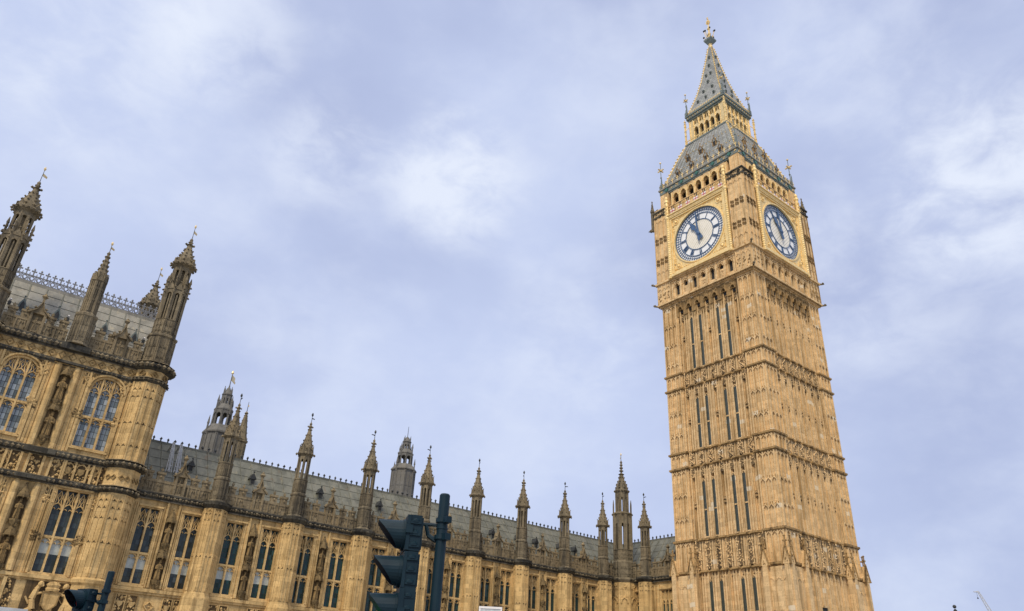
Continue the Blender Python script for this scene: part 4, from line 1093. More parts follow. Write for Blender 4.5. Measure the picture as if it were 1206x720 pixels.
# ==================================================================================================
#  END PAVILION
# ==================================================================================================
YP = -14.5
PV = thing('palace_pavilion', (62.5, YP, GZ), 'near pavilion block with arched windows, tall corner turrets and lacy roof cresting', 'building')
TP = frame(0, YP, 90)
PX0, PX1, PXC = 56.85, 68.35, 62.35
PW = [59.5, 65.05]
m = MB(TP)
holes = [(c - 1.12, c + 1.12, 19.75, 25.1) for c in PW] + [(c - 1.04, c + 1.04, 11.4, 16.75) for c in PW]
wall_with_holes(m, PX0 - .5, PX1 + .5, ZL, 26.3, holes)
m.box(PX0 - .9, PX1 + .9, -10.5, -.56, ZL, 27.0)
for c in PW:
    for s_ in (-1, 1):
        for q, z0, z1 in ((1.30, 19.3, 25.2), (1.22, 11.3, 16.9)): m.box(c + s_ * q - .06, c + s_ * q + .06, -.05, .10, z0, z1); m.box(c + s_ * (q + .18) - .035, c + s_ * (q + .18) + .035, -.05, .06, z0, z1)
for c in (PXC - 1.15, PXC + 1.15, PX0 + 1.15, PX1 - 1.15):
    for d in (-.2, .0, .2): m.box(c + d - .025, c + d + .025, -.05, .05, 19.3, 25.2); m.box(c + d - .025, c + d + .025, -.05, .05, 11.3, 16.9)
for s_ in (-1, 1):                            # pilasters beside the statues
    m.lathe(PXC + s_ * .62, .05, [(.24, 19.2), (.24, 25.0), (.16, 25.3)], 8); m.lathe(PXC + s_ * .62, .05, [(.24, 11.3), (.24, 16.6), (.12, 16.9)], 8)
m.box(PXC - .95, PXC + .95, -.1, .16, 25.2, 26.5)
m.k = 1
for c in (PXC - 1.45, PXC + 1.45, PX0 + 1.45, PX1 - 1.4):
    for z in (22.0, 13.6): m.carve(c - .28, c + .28, z - .3, z + .3, .05, 18, .13); m.k = 2; m.carve(c - .3, c + .3, z - .32, z + .32, .04, 12, .1); m.k = 1
    m.carve(c - .32, c + .32, 24.2, 25.15, .05, 26, .1, 2, 0); m.carve(c - .3, c + .3, 15.7, 16.85, .05, 26, .1, 2, 0); m.ringz(c, 24.6, .16, .24, 0, .1, 10)
# frieze of quatrefoils, middle band of shields
m.k = 0; m.box(PX0, PX1, -.2, .12, 25.45, 26.2)
m.k = 1
u = PX0 + 1.5
while u < PX1 - .9:
    quatrefoil(m, u, 25.83, .26, .1, .2, .08); u += .66
for c in PW:
    for d in (-.8, 0, .8):
        m.k = 0; m.box(c + d - .42, c + d - .34, -.05, .16, 17.3, 18.65); m.box(c + d + .34, c + d + .42, -.05, .16, 17.3, 18.65)
        m.k = 1; shield(m, c + d, 18.0, .22, .06); m.carve(c + d - .33, c + d + .33, 17.35, 18.65, .07, 24, .09, 2, 0); m.line(pointed(c + d, .3, 18.25, .3, 3), .07, 0, .12)
for c in (PXC, PXC - 1.35, PXC + 1.35, PX0 + 1.5, PX1 - 1.5):
    m.k = 0
    for s_ in (-1, 1): m.box(c + s_ * .45 - .07, c + s_ * .45 + .07, -.05, .2, 17.3, 18.65)
    m.k = 1; m.carve(c - .36, c + .36, 17.35, 18.65, .07, 28, .1, 2, 0)
# base band: arms between diamonds
m.k = 0; m.box(PX0, PX1, -.2, .22, 11.02, 11.24); m.box(PX0, PX1, -.2, .1, 10.9, 11.02); m.box(PX0, PX1, -.2, .26, 8.4, 8.6)
for c in (PXC, PX0 + 1.3, PX1 - 1.3):
    m.k = 0
    for s_ in (-1, 1): m.box(c + s_ * .62 - .1, c + s_ * .62 + .1, -.05, .2, 8.6, 10.9)
    m.k = 1; quatrefoil(m, c, 10.05, .42, -.02, .16, .1); m.carve(c - .4, c + .4, 10.55, 10.85, .03, 12, .08)
    for s_ in (-1, 1): m.carve(c + s_ * .98 - .24, c + s_ * .98 + .24, 8.7, 10.85, .06, 40, .09, 2, 0)
m.build('wall', [M['palace'], M['palace_carved'], M['crevice_shade']], PV, neg(PV))
for c in PW:                                  # carved arms: shield, crown and two supporters
    a = MB(TP); u = c - .55; a.k = 2; a.box(u - 1.55, u + 1.55, -.05, .03, 8.65, 10.86); a.k = 0  # dark backing box paints recess shade behind the arms
    shield(a, u, 9.75, .52, .12); a.k = 1; a.line([(u - .5, 10.28), (u + .5, 10.28), (u + .44, 9.55), (u, 9.1), (u - .44, 9.55)], .09, .1, .28, True); a.k = 0
    a.lathe(u, .12, [(.42, 10.34), (.46, 10.48), (.36, 10.56), (.44, 10.72), (.30, 10.88), (.06, 10.96)], 8, sq=.5)
    for s_ in (-1, 1):
        for p, q, r in (((.85, 9.2), (1.0, 9.8), .2), ((1.0, 9.8), (.9, 10.35), .19), ((.9, 10.35), (.78, 10.62), .15), ((.95, 10.1), (.55, 10.2), .1), ((.9, 9.25), (1.25, 9.05), .13), ((1.1, 9.5), (1.4, 9.9), .07)):
            a.tube((u + s_ * p[0], .12, p[1]), (u + s_ * q[0], .15, q[1]), r, r * .8)
        a.ball(u + s_ * .74, .2, 10.70, .19, 6); a.tube((u + s_ * .74, .24, 10.66), (u + s_ * .56, .28, 10.6), .1, .07)
    a.carve(u - 1.3, u + 1.3, 8.75, 9.1, .08, 24, .13)
    a.build('coat_of_arms', [M['palace'], M['palace_carved'], M['crevice_shade']], PV, neg(PV))
w1 = w2 = None
for c in PW:
    if w1 is None: w1 = o = two_light_window(PV, 1.12, 19.75, 25.1, 21.95, 3, 'glass_pale', True)
    else: o = copy(w1)
    o.location = (c - 62.5, 0, -GZ)
    if w2 is None: w2 = o = two_light_window(PV, 1.04, 11.4, 16.75, 13.65, 3, 'glass_mid', False, 1.0)
    else: o = copy(w2)
    o.location = (c - 62.5, 0, -GZ)
for zs, h in ((22.55, 1.65), (19.95, 1.65), (14.35, 1.25), (11.6, 1.55)):
    s1 = MB(); s2 = MB(); niche_tier(s1, s2, PXC, .06, zs, h, TP)
    o = s1.build('statue', M['palace_carved'], PV, neg(PV)); s2.build('canopy', [M['canopy'], M['crevice_shade']], o)
# octagonal corner piers
def oct_pier():
    m = MB(); z = lambda q: q - GZ
    m.lathe(0, 0, [(1.2, 0), (1.2, z(26.6))], 8)
    for a, b, hd in ((19.3, 25.2, (24.6, 24.0, 22.0, 20.3)), (11.4, 16.9, (16.4, 15.9, 15.2, 13.6))): facet_panels(m, 0, 0, 1.2, z(a), z(b), [z(q) for q in hd], w=.045, dk=2)
    m.k = 1
    for i in range(8):
        m.T, q = octoface(0, 0, 1.2, i)
        for d in (-.2, .2): quatrefoil(m, d, z(18.0), .17, -.02, .08, .06)
        quatrefoil(m, 0, z(25.83), .26, -.02, .12, .08); quatrefoil(m, 0, z(10.05), .3, -.02, .12, .08)
    m.T = IDENT; m.k = 0
    m.lathe(0, 0, [(1.2, z(10.85)), (1.36, z(11.0)), (1.4, z(11.2)), (1.2, z(11.35))], 8)
    return m.build('corner_pier', [M['palace'], M['palace_carved'], M['crevice_shade']], PV)
o1 = oct_pier()
corners = [(PX0, YP - .1), (PX1, YP - .1), (PX0, YP - 9.7), (PX1, YP - 9.7)]
for i, (x, y) in enumerate(corners):
    o = o1 if i == 0 else copy(o1); o.location = (x - 62.5, y - YP, 0)
# sooty strings and cornice
def sooty_string(z0, z1, pr, nm='string_course'):
    m = MB(TP); m.box(PX0, PX1, -.3, pr * .6, z0, z0 + .1); m.box(PX0, PX1, -.3, pr, z0 + .1, z1)
    u = PX0 + 1
    m.k = 1; m.box(PX0, PX1, -.3, pr - .03, z1, z1 + .05); m.box(PX0, PX1, -.3, pr * .5, z0 - .06, z0)
    while u < PX1 - 1: m.blob(u, pr * .98, (z0 + z1) / 2 + .02, (z1 - z0) * .40); u += .34
    m.k = 0
    m.T = TP; m.box(PXC - .95, PXC + .95, -.2, pr + .18, z0 + .05, z1 - .03)
    m.T = IDENT
    m.box(PX0 - .9 - pr, PX0 - .8, YP - 9.7, YP, z0 + .06, z1 - .02); m.box(PX1 + .8, PX1 + .9 + pr, YP - 9.7, YP, z0 + .06, z1 - .02); m.box(PX0, PX1, YP - 10.5 - pr, YP - 10.4, z0 + .06, z1 - .02)
    for x, y in corners:
        m.lathe(x, y, [(1.15, z0 - .05), (1.2 + pr * .7, z0 + .1), (1.2 + pr, z0 + .15), (1.2 + pr, z1 - .05), (1.15, z1 + .08)], 8)
        m.k = 1
        for q in range(24): t = q * PI / 12; m.blob(x + (1.17 + pr) * math.cos(t), y + (1.17 + pr) * math.sin(t), (z0 + z1) / 2 + .03, (z1 - z0) * .38)
        m.lathe(x, y, [(1.1, z1 + .06), (1.2 + pr * .9, z1 + .07), (1.2 + pr * .8, z1 + .12), (1.1, z1 + .14)], 8); m.k = 0
    m.build(nm, [M['sooty'], M['weathered']], PV, neg(PV))
sooty_string(26.2, 26.72, .38, 'cornice'); sooty_string(25.2, 25.45, .2); sooty_string(18.7, 19.12, .32); sooty_string(16.95, 17.28, .3)
# tall corner turrets
def tall_turret():
    m = MB(); m.lathe(0, 0, [(1.22, 0), (1.18, .2), (1.18, 2.4), (1.30, 2.5), (1.30, 2.65), (1.02, 2.8), (1.02, 4.0), (1.1, 4.1), (.9, 4.2), (.62, 4.2), (.62, 7.0)], 8)
    facet_panels(m, 0, 0, 1.18, .3, 2.3, (.6, 1.5)); facet_panels(m, 0, 0, 1.02, 2.8, 4.0, (3.0, 3.5))
    m.lathe(0, 0, [(.42, 7), (.42, 9.3)], 8)
    for i in range(8):
        a = PI / 8 + i * PI / 4; m.T = IDENT
        m.lathe(.90 * math.cos(a), .90 * math.sin(a), [(.17, 4.1), (.17, 7.0)], 4, a); m.lathe(1.0 * math.cos(a), 1.0 * math.sin(a), [(.09, 6.2), (.09, 7.9), (.13, 8.0), (.02, 8.5)], 4, a)
        for z in (6.6, 7.1, 7.6): m.blob(1.16 * math.cos(a), 1.16 * math.sin(a), z, .12)
        m.T, hw = octoface(0, 0, 1.0, i); spandrel(m, pointed(0, hw - .08, 6.2, .45, 3), 7.0, -.25, 0); m.box(-.05, .05, -.2, -.08, 4.2, 6.5)
        m.prism([(-hw, 6.95), (hw, 6.95), (0, 7.6)], -.3, .05); m.blob(0, .0, 7.7, .12)
        m.T = IDENT; m.lathe(.68 * math.cos(a), .68 * math.sin(a), [(.14, 7.2), (.14, 9.3)], 4, a)
        m.T, hw = octoface(0, 0, .78, i); spandrel(m, pointed(0, hw - .06, 8.6, .35, 3), 9.4, -.2, 0); m.box(-hw * .6, hw * .6, -.1, -.02, 8.9, 9.1)
    m.T = IDENT
    m.lathe(0, 0, [(.78, 9.25), (1.08, 9.45), (1.08, 9.62), (.92, 9.75)], 8)
    for i in range(16): a = i * PI / 8; m.blob(1.12 * math.cos(a), 1.12 * math.sin(a), 9.5, .15)
    for i in range(8): m.T, hw = octoface(0, 0, .96, i); m.prism([(-hw, 9.6), (hw, 9.6), (0, 10.2)], -.16, .06)
    crocketed_spire(m, [(.92, 9.7), (.78, 10.2), (.46, 10.9), (.26, 11.5), (.16, 12.0)], 8, .34, .13)
    for z, r in ((11.75, .34), (12.05, .24), (12.3, .16)): m.lathe(0, 0, [(.12, z - .15), (r, z), (.08, z + .15)], 8)
    for i in range(4): a = i * PI / 2; m.blob(.36 * math.cos(a), .36 * math.sin(a), 11.8, .14)
    m.V = [(x * .87, y * .87, z * .95) for x, y, z in m.V]
    o = m.build('turret', M['weathered'], PV); vane(o, 11.75, 1.2, .24)
    return o
t1 = tall_turret()
for i, (x, y) in enumerate(corners):
    o = t1 if i == 0 else copy(t1); o.location = (x - 62.5, y - YP, 26.75 - GZ)
# middle turret
m = MB(); m.lathe(0, 0, [(.98, 0), (.92, .2), (.92, 2.0), (1.02, 2.1), (1.02, 2.25), (.68, 2.4), (.66, 4.8), (.74, 4.9)], 8)
facet_panels(m, 0, 0, .92, .2, 2.0, (.5, 1.4)); facet_panels(m, 0, 0, .68, 2.5, 4.8, (3.3, 4.2))
for i in range(8):
    a = PI / 8 + i * PI / 4; m.T = IDENT; m.lathe(.68 * math.cos(a), .68 * math.sin(a), [(.08, 2.3), (.08, 5.2), (.02, 5.6)], 4, a)
    m.T, hw = octoface(0, 0, .72, i); m.prism([(-hw, 4.9), (hw, 4.9), (0, 5.5)], -.16, .06)
m.T = IDENT
crocketed_spire(m, [(.70, 4.9), (.56, 5.4), (.34, 6.1), (.20, 6.8), (.12, 7.2)], 8, .32, .12)
for z, r in ((7.0, .28), (7.3, .18)): m.lathe(0, 0, [(.1, z - .13), (r, z), (.06, z + .13)], 8)
m.V = [(x * .78, y * .78, z * 1.08) for x, y, z in m.V]
o = m.build('middle_turret', M['weathered'], PV, (PXC - 62.5, .1, 26.75 - GZ)); vane(o, 7.95, .75, .18)
for a, b, g in ((PX0 + 1.1, PXC - .8, PW[0] + .1), (PXC + .8, PX1 - 1.1, PW[1] + .2)): put_parapet(PV, a, b, 26.75, TP, g)
put_parapet(PV, YP - 8.8, YP - 1.2, 26.75, frame(PX0 - .6, 0, 180)); put_parapet(PV, 1.2 - YP, 8.8 - YP, 26.75, frame(PX1 + .6, 0, 0))
for c in (PW[0] + .1, PW[1] + .2): g = MB(); gablet(g, c, 26.8, .5, TP); g.build('gablet', M['parapet'], PV, neg(PV))
m = MB(); plate_roof(m, TP, PX0 + .1, PX1 - .1, -.9, 27.0, -4.0, 32.15, 1.15, 6)
plate_roof(m, frame(0, YP - 9.8, 270), -PX1 + .1, -PX0 - .1, -.9, 27.0, -3.6, 32.15, 1.15, 6)
m.T = TP; m.k = 0; m.box(PX0 + .1, PX1 - .1, -6.3, -3.9, 27, 32.2); m.box(PX0 + .1, PX1 - .1, -8.5, -1.6, 27, 27.6)
m.build('roof', [M['iron_roof_light'], M['iron_roof']], PV, neg(PV))
m = MB(TP)                                    # lacy ironwork along the ridge
m.box(PX0 + .2, PX1 - .2, -4.0, -3.92, 32.2, 32.28); m.box(PX0 + .2, PX1 - .2, -3.99, -3.93, 32.72, 32.78)
u = PX0 + .4
while u < PX1 - .3:
    m.ringz(u, 32.5, .13, .20, -3.98, -3.93, 10); m.line([(u - .24, 32.78), (u, 32.28), (u + .24, 32.78)], .045, -3.97, -3.94)
    fleur(m, u, -3.955, 32.75, .62, .42); m.box(u + .215, u + .265, -3.98, -3.93, 32.25, 32.95); u += .48
m.build('ridge_cresting', M['cresting'], PV, neg(PV))
def leaf_dormer():
    m = MB(); m.prism([(-.26, .1), (0, -.25), (.26, .1), (.22, .45), (0, .95), (-.22, .45)], -.4, .06); m.k = 1; m.prism([(-.16, .12), (0, -.1), (.16, .12), (.13, .42), (0, .68), (-.13, .42)], .05, .085); m.k = 0; m.blob(0, .03, 1.05, .1)
    return m.build('dormer', [M['copper'], M['ironwork']], PV)
d0 = leaf_dormer(); first = True
for x in (PW[0] - 1.0, PW[0] + 1.2, PW[1] - 1.0, PW[1] + 1.3):
    o = d0 if first else copy(d0); first = False; t = .42; o.location = (x - 62.5, -.9 - 3.1 * t + .05, 27 + 5.15 * t - GZ)
def roof_pin():
    m = MB(); m.tube((0, -.3, 0), (0, .25, .1), .05); m.box(-.1, .1, .12, .3, -.1, .18); m.k = 1; m.blob(0, .22, .32, .12)
    return m.build('roof_finial', [M['ironwork'], M['white']], PV)
r0 = roof_pin(); first = True
for x in (PW[0] - 1.7, PW[0] + 1.95, PW[1] - 1.75, PW[1] + 2.1):
    o = r0 if first else copy(r0); first = False; t = .45; o.location = (x - 62.5, -.9 - 3.1 * t + .05, 27 + 5.15 * t - GZ)

# ==================================================================================================
#  TOWERS OF THE PALACE THAT STAND BEHIND THE RANGE
# ==================================================================================================
def vent_tower(x, y, w, zb, zl, zu, zs, ztip, label, flag):
    """square ventilation tower: body to zb, open lantern to zl, upper lantern to zu, spirelet to zs"""
    vt = thing('ventilation_tower', (x, y, GZ), label, 'tower', 0, 'pale ventilation towers behind the palace roof')
    b = MB(); q = w / 2
    b.lathe(0, 0, [(q * 1.14, 0), (q * 1.14, zb - 8 - GZ), (q * 1.08, zb - GZ)], 8)
    for i in range(8):
        b.T, hw = octoface(0, 0, q * 1.10, i)
        for s_ in (-1, 1): b.box(s_ * (hw - .06) - .06, s_ * (hw - .06) + .06, -.05, .08, 5, zb - GZ)
        b.box(-.05, .05, -.05, .06, 8, zb - .4 - GZ)
        for zz in (zb - 2.6, zb - 4.2): b.box(-hw, hw, -.03, .05, zz - GZ, zz + .07 - GZ)
        b.line(pointed(0, hw * .7, zb - 5.6 - GZ, .5, 3), .1, -.03, .07)
    b.T = IDENT; b.lathe(0, 0, [(q * 1.08, zb - .15 - GZ), (q * 1.22, zb - GZ), (q * 1.22, zb + .15 - GZ), (q * .8, zb + 1.0 - GZ)], 8)
    b.build('tower_body', M['pale'], vt)
    l_ = MB(); z0 = zb + .8 - GZ; h1 = zl - GZ; r1 = q * .72
    l_.lathe(0, 0, [(.22, z0), (.22, h1)], 8)
    for i in range(8):
        a = PI / 8 + i * PI / 4; l_.T = IDENT
        l_.lathe(r1 * .9 * math.cos(a), r1 * .9 * math.sin(a), [(.15, z0 - .3), (.11, h1)], 4, a)
        l_.T, hw = octoface(0, 0, r1, i); l_.box(-hw, hw, -.2, 0, z0 - .6, z0 + .15); spandrel(l_, pointed(0, hw - .1, h1 - .7, .4, 3), h1, -.2, 0)
    l_.T = IDENT; l_.lathe(0, 0, [(r1 * .9, h1 - .05), (r1 * 1.05, h1 + .05), (r1 * 1.05, h1 + .2), (r1 * .62, h1 + .8)], 8)
    r2 = r1 * .50; h2 = zu - GZ
    l_.lathe(0, 0, [(r2, h1 + .5), (r2, h1 + .9)], 8)
    for i in range(8):
        a = PI / 8 + i * PI / 4; l_.T = IDENT; l_.lathe(r2 * .88 * math.cos(a), r2 * .88 * math.sin(a), [(.13, h1 + .6), (.11, h2)], 4, a)
        l_.lathe(r1 * 1.02 * math.cos(a), r1 * 1.02 * math.sin(a), [(.11, h1 - .4), (.10, h1 + .9), (.14, h1 + 1.0), (.02, h1 + 1.7)], 4) if i % 2 == 0 else None
        l_.lathe(q * 1.16 * math.cos(a), q * 1.16 * math.sin(a), [(.11, zb - .3 - GZ), (.1, zb + .8 - GZ), (.15, zb + .9 - GZ), (.02, zb + 1.8 - GZ)], 4) if i % 2 == 0 else None
        l_.T, hw = octoface(0, 0, r2, i); spandrel(l_, pointed(0, hw - .06, h2 - .7, .35, 3), h2, -.14, 0)
    l_.T = IDENT; l_.lathe(0, 0, [(r2, h2 - .05), (r2 * 1.2, h2 + .05), (r2 * 1.15, h2 + .18)], 8)
    for i in range(4): a = PI / 8 + i * PI / 2; l_.lathe(r2 * 1.08 * math.cos(a), r2 * 1.08 * math.sin(a), [(.08, h2), (.08, h2 + .5), (.02, h2 + 1.0)], 4)
    l_.build('tower_lantern', M['pale'], vt)
    s = MB(); s.lathe(0, 0, [(r2 * .98, h2 + .15), (r2 * .70, h2 + .45), (r2 * .42, h2 + .85), (.10, zs - .3 - GZ), (.05, zs - GZ)], 8); s.ball(0, 0, zs - .45 - GZ, .16)
    s.build('spirelet', M['pale'], vt)
    o = MB(); hh = ztip - zs; o.tube((0, 0, zs - GZ - .1), (0, 0, ztip - GZ), .05, .03)
    if flag: o.k = 1; o.box(-1.0, -.05, -.03, .03, zs + hh * .45 - GZ, zs + hh * .45 + .62 - GZ); o.box(-1.3, -.9, -.03, .03, zs + hh * .45 - GZ, zs + hh * .45 + .22 - GZ); o.lathe(0, 0, [(.03, ztip - .1 - GZ), (.16, ztip + .05 - GZ), (.03, ztip + .35 - GZ)], 6)
    o.build('weather_vane', [M['ironwork'], M['gold']], vt, None, .9)
vent_tower(44.2, -38, 2.75, 29.8, 32.5, 34.4, 35.7, 37.1, 'pale grey ventilation tower with gilded vane, behind the roof beside the pavilion', True)
vent_tower(8.85, -58, 3.4, 37.0, 39.7, 41.7, 42.8, 44.4, 'pale grey ventilation tower with bare rod tip, farther off behind the roof', False)
# slender spire just behind the first turret of the range
ST = thing('slender_spire', (44.2, -30, GZ - 1.2), 'slender stone spire half hidden behind the first turret of the range', 'spire')
m = MB(); m.lathe(0, 0, [(.75, 0), (.75, 21), (.6, 21.5), (.6, 24.6), (.72, 24.7), (.72, 24.9)], 8); facet_panels(m, 0, 0, .6, 21.6, 24.5, (22.6, 23.8))
m.build('spire_shaft', M['weathered'], ST)
m = MB(); crocketed_spire(m, [(.66, 24.85), (.5, 25.4), (.2, 27.3), (.1, 27.7)], 8, .5, .07); m.lathe(0, 0, [(.08, 27.6), (.2, 27.75), (.05, 27.95)], 8); m.build('spire_cone', M['weathered'], ST)
m = MB(); m.tube((0, 0, 27.9), (0, 0, 29.0), .035, .02); m.k = 1; m.box(-.1, 0, -.02, .02, 28.5, 28.65); m.build('weather_vane', [M['ironwork'], M['gold']], ST)
# two A-shaped access ladders on the near end of the roof
for x, lab in ((53.2, 'white A-shaped roof ladder nearer the pavilion, on the grey range roof'), (52.6, 'white A-shaped roof ladder farther from the pavilion, on the grey range roof')):
    t = (20.3 - 17.9) / (ZR - 17.9); y = YF - .9 - 3.5 * t + .15
    la = thing('roof_ladder', (x, y, 20.25), lab, 'ladder', 0, 'A-shaped ladders on the range roof')
    m = MB()
    for s_ in (-1, 1): m.tube((s_ * .04, .30, -.3), (s_ * .04, -.35, 2.2), .035); m.tube((s_ * .04, -1.5, 1.75), (s_ * .04, -.35, 2.2), .035)
    for s_ in (-.22, .22): m.tube((s_, .30, -.3), (s_ * .3, -.35, 2.2), .032)
    m.build('rail', M['ladder'], la)
    for i in range(7): f = (i + .5) / 7; w = .22 * (1 - f * .7); m = MB(); m.tube((-w, .3 - .65 * f, -.3 + 2.5 * f), (w, .3 - .65 * f, -.3 + 2.5 * f), .025); m.build('rung', M['ladder'], la)

# ==================================================================================================
#  STREET: ground, road, signals, shelter, sign, far crane
# ==================================================================================================
m = MB(); m.add([(-2500, -2500, GZ), (2500, -2500, GZ), (2500, 2500, GZ), (-2500, 2500, GZ)], [(0, 1, 2, 3)])
g = m.build('ground', M['paving']); tag(g, 'pale paved ground around the palace', kind='structure')
m = MB(); m.add([(-300, 22, GZ + .004), (300, 22, GZ + .004), (300, 36, GZ + .004), (-300, 36, GZ + .004)], [(0, 1, 2, 3)])
g = m.build('road', M['asphalt']); tag(g, 'asphalt road along the palace front', kind='structure')
for y in (21.85, 36.15):
    m = MB(); m.box(-300, 300, y - .15, y + .15, GZ - .1, GZ + .125); g = m.build('kerb', M['kerbstone']); tag(g, 'granite kerb of the road', kind='structure')
m = MB()
for i in range(-60, 60): m.add([(i * 5, 28.95, GZ + .008), (i * 5 + 2, 28.95, GZ + .008), (i * 5 + 2, 29.07, GZ + .008), (i * 5, 29.07, GZ + .008)], [(0, 1, 2, 3)])
g = m.build('road_marking', M['paint']); tag(g, 'white dashed centre line of the road', kind='structure')

def traffic_signal(x, y, ztop, head_off, zh, face_deg, label, pr=.045, aspects=3):
    ts = thing('traffic_signal', (x, y, GZ), label, 'traffic light', 0, 'traffic lights seen from the side')
    m = MB(); m.lathe(0, 0, [(pr, 0), (pr, ztop - GZ - .012), (pr * .8, ztop - GZ)], 20); m.lathe(0, 0, [(pr + .004, ztop - GZ - .30), (pr + .004, ztop - GZ - .285)], 20)
    m.build('pole', M['signal'], ts, smooth=False)
    hx, hy = head_off
    a = math.radians(face_deg)
    hd = MB(); S_ = .325; H = S_ * aspects      # local +v is the way the lamps face
    for k in range(aspects):
        z1 = -k * S_; z0 = z1 - S_ + .008
        P = [(-.15, z0), (.15, z0), (.15, z1), (-.15, z1)]
        hd.box(-.150, .150, -.085, .02, z0, z1); hd.box(-.158, .158, .018, .045, z0 + .004, z1 - .004)
        hd.box(-.135, .135, -.10, -.085, z0 + .02, z1 - .02)
        for s_ in (-1, 1):
            for j in range(3):                 # scalloped cooling lumps along each side
                zz = z0 + .055 + j * .105
                pts = []; n = 10
                for e in (0, 1):
                    for q in range(n + 1):
                        t = PI * q / n; rr = .042 * (1 - .45 * e); pts.append((s_ * (.149 + .022 * e), -.030 + rr * math.cos(t) * 1.0, zz - .012 + rr * math.sin(t)))
                f = [(q, q + 1, n + 2 + q, n + 1 + q) for q in range(n)] + [tuple(range(n + 1, 2 * n + 2)), (0, n + 1, 2 * n + 1, n)]
                hd.add(pts, f if s_ < 0 else [x_[::-1] for x_ in f])
                hd.box(s_ * .149 - .012, s_ * .149 + .012, -.075, .012, zz - .022, zz - .010)
    for s_ in (-1, 1): hd.box(s_ * .16 - .012, s_ * .16 + .012, .0, .05, -.16, -.10); hd.box(s_ * .16 - .012, s_ * .16 + .012, .0, .05, -H + .1, -H + .16)
    head = hd.build('signal_head', M['signal'], ts, (hx, hy, zh - GZ), a - PI / 2); head.scale = (.9, .9, .9)
    for k, ln in zip(range(aspects), ('lens_red', 'lens_amber', 'lens_green')):
        zc = -(k + .5) * S_
        v = MB(); n = 28; r0, r1, th = .128, .118, .005
        rings = []
        for rr, vv in ((r0 + th, 0), (r1 + th, 1), (r1, 1), (r0, 0)):
            ring = []
            for q in range(n):
                t = 2 * PI * q / n; up = .5 + .5 * math.sin(t)       # long on top, short below
                Lq =   .07 + .185 * min(1, up * 1.12) ** 1.1
                ring.append((rr * math.cos(t), .045 + (Lq if vv else 0), zc + rr * math.sin(t)))
            rings += ring
        f = []
        for k2, mi in ((0, 0), (1, 0), (2, 1), (3, 0)):
            for q in range(n):
                p = (q + 1) % n; A = k2 * n; B = ((k2 + 1) % 4) * n; f.append(((A + q, A + p, B + p, B + q), mi))
        v.V += rings; v.Fs += [list(x_[0]) for x_ in f]; v.mi += [x_[1] for x_ in f]
        v.build('visor', [M['signal'], M['signal_in']], head)
        l = MB(); l.disc(0, zc, .10, .03, .058, 24); l.build('lens', M[ln], head)
        l = MB(); l.ringz(0, zc, .10, .142, .04, .07, 28); l.build('lens_rim', M['signal'], head)
    # brackets from the pole to the back of the head
    b = MB(); ez = zh - GZ; H *= .9
    fv = Vector((math.cos(a), math.sin(a), 0)); bk = Vector((hx, hy, 0)) - fv * .09
    for zz in (ez - .05, ez - H + .12):
        dirv = bk.normalized()
        b.tube((dirv.x * pr, dirv.y * pr, zz), (bk.x, bk.y, zz + .01), .014, .014, 6)
        b.tube((dirv.x * pr, dirv.y * pr, zz - .13), (bk.x * .62, bk.y * .62, zz - .085), .02, .02, 6); b.tube((bk.x * .62, bk.y * .62, zz - .085), (bk.x * .75, bk.y * .75, zz), .018, .018, 6)
    b.build('bracket', M['signal'], ts)
    for zz in (ez - .03, ez - .17, ez - H + .1):
        c = MB(); c.lathe(0, 0, [(pr + .008, zz), (pr + .008, zz + .035)], 16); c.box(-.02, .02, pr, pr + .045, zz, zz + .035)
        c.build('clamp', M['signal'], ts)
    return ts
lf = math.degrees(math.atan2(.63, .775)) * -1 + 6          # lamps face towards the left of the street, a touch this way
traffic_signal(64.365, 38.88, 6.94, (.205, -.18), 6.725, lf + 9, 'large three-aspect traffic light on a dark pole, near the middle of the palace range')
traffic_signal(65.42, 32.18, 6.74, (.215, -.16), 6.49, lf + 54, 'smaller traffic light low in front of the pavilion, only its top visor showing')

# corner of a shelter roof at the lower left
SH = thing('bus_shelter', (68.12, 37.81, GZ - .215), 'grey flat shelter roof corner below the pavilion, at the lower left', 'shelter')
m = MB(); m.box(-1.0, 1.0, -.5, .5, 2.15, 2.22); m.box(-1.02, 1.02, -.52, .52, 2.10, 2.16); m.build('roof', M['steel'], SH)
pst = MB(); pst.tube((0, 0, 0), (0, 0, 2.1), .035); p0 = pst.build('post', M['steel'], SH)
for i, (x, y) in enumerate(((-.9, -.42), (.9, -.42), (-.9, .42), (.9, .42))): o = p0 if i == 0 else copy(p0); o.location = (x, y, 0)
# small grey plate on a post
SG = thing('sign_plate', (CAM.x - .606 * 9.2, CAM.y - .795 * 9.2, GZ), 'mottled grey tilted plate on a post, right of the large traffic light', 'sign')
m = MB(); m.box(-.12, .12, -.012, .012, 2.36, 2.57); m.k = 1
for a, b in ((-.128, -.12), (.12, .128)): m.box(a, b, -.016, .016, 2.36, 2.575)
m.box(-.125, .125, -.016, .016, 2.57, 2.58)
o = m.build('plate', [M['steel'], M['white']], SG, None, math.radians(-40)); 
m = MB(); m.tube((0, 0, 0), (0, 0, 2.36), .025); m.build('post', M['steel'], SG)

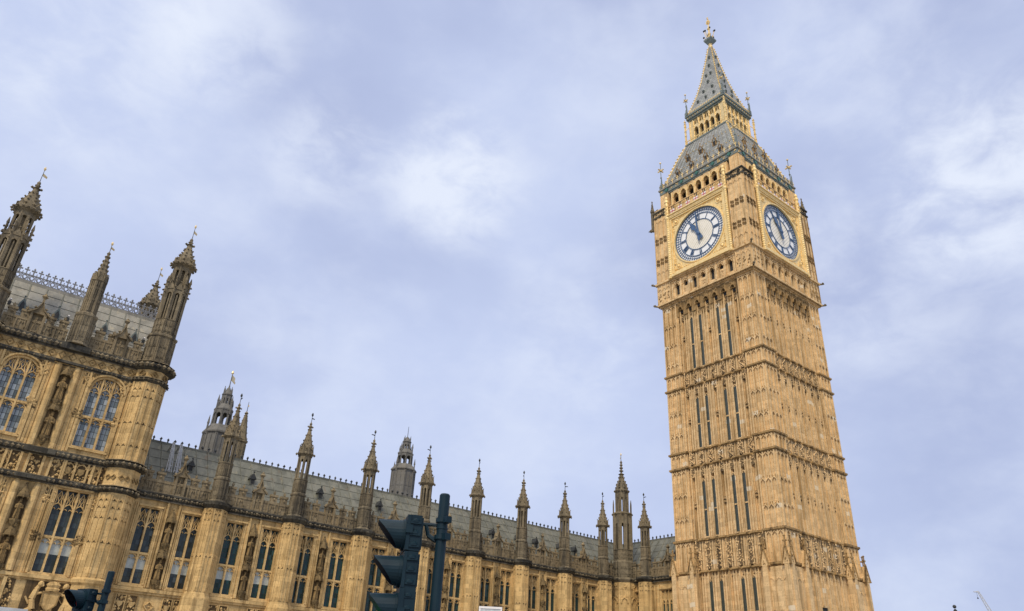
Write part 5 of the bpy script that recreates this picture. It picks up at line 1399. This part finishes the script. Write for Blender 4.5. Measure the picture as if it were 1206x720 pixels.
# distant crane and distant finial beyond the tower
D = 420.0; bx, by = CAM.x - .9382 * D, CAM.y - .3461 * D
CR = thing('tower_crane', (bx - 2, by + 6, GZ), 'distant pale lattice crane jib leaning in the sky, right of the clock tower', 'crane')
tip = Vector((CAM.x - .9358 * D, CAM.y - .3525 * D, CAM.z + .1312 * D)) - CR.location
ft = Vector((0, 0, 0)); ft2 = Vector((CAM.x - .9382 * D, CAM.y - .3461 * D, CAM.z + .1112 * D)) - CR.location
foot = ft2 + (ft2 - tip) * .9
m = MB(); dr = (tip - foot).normalized(); sx = dr.cross(Vector((.35, -.93, 0))).normalized(); sy = dr.cross(sx)
cs = [sx * .8 + sy * .8, sx * .8 - sy * .8, -sx * .8 - sy * .8, -sx * .8 + sy * .8]
for c in cs: m.tube(tuple(foot + c), tuple(tip + c * .4), .16, .13, 4)
nseg = 14
for i in range(nseg):
    for j in range(4):
        p = foot.lerp(tip, i / nseg) + cs[j] * (1 - .6 * i / nseg); q = foot.lerp(tip, (i + 1) / nseg) + cs[(j + 1) % 4] * (1 - .6 * (i + 1) / nseg); m.tube(tuple(p), tuple(q), .08, .08, 3)
rt = (Rv * -1); m.tube(tuple(tip), tuple(tip + rt * 2.2 - Vector((0, 0, .1))), .35, .15, 5)
m.build('jib', M['ladder'], CR)
m = MB(); m.tube(tuple(tip + rt * .8 - Vector((0, 0, .3))), tuple(tip + rt * .8 - Vector((0, 0, 2.6))), .05, .05, 4); m.ball(*(tip + rt * .8 - Vector((0, 0, 2.8))), .35, 6); m.build('hook', M['ironwork'], CR)
m = MB(); m.tube(tuple(tip), tuple(foot + sx * 4), .05, .05, 3); m.build('cable', M['ladder'], CR)
m = MB(); m.box(-1, 1, -1, 1, 0, foot.z); m.tube((0, 0, foot.z - .5), tuple(foot), .9, .9, 6); m.build('mast', M['ladder'], CR)
D = 170.0
FN = thing('distant_finial', (CAM.x - .9264 * D, CAM.y - .3765 * D, GZ), 'tiny dark two-ball finial far off, between the clock tower and the crane', 'finial')
zt = CAM.z + .1168 * D - GZ
m = MB(); m.tube((0, 0, 0), (0, 0, zt - .8), .3, .16); m.build('shaft', M['weathered'], FN)
m = MB(); m.lathe(0, 0, [(.1, zt - 1.2), (.34, zt - .8), (.1, zt - .5)], 8); m.ball(0, 0, zt - .1, .33); m.build('ball', M['ironwork'], FN)
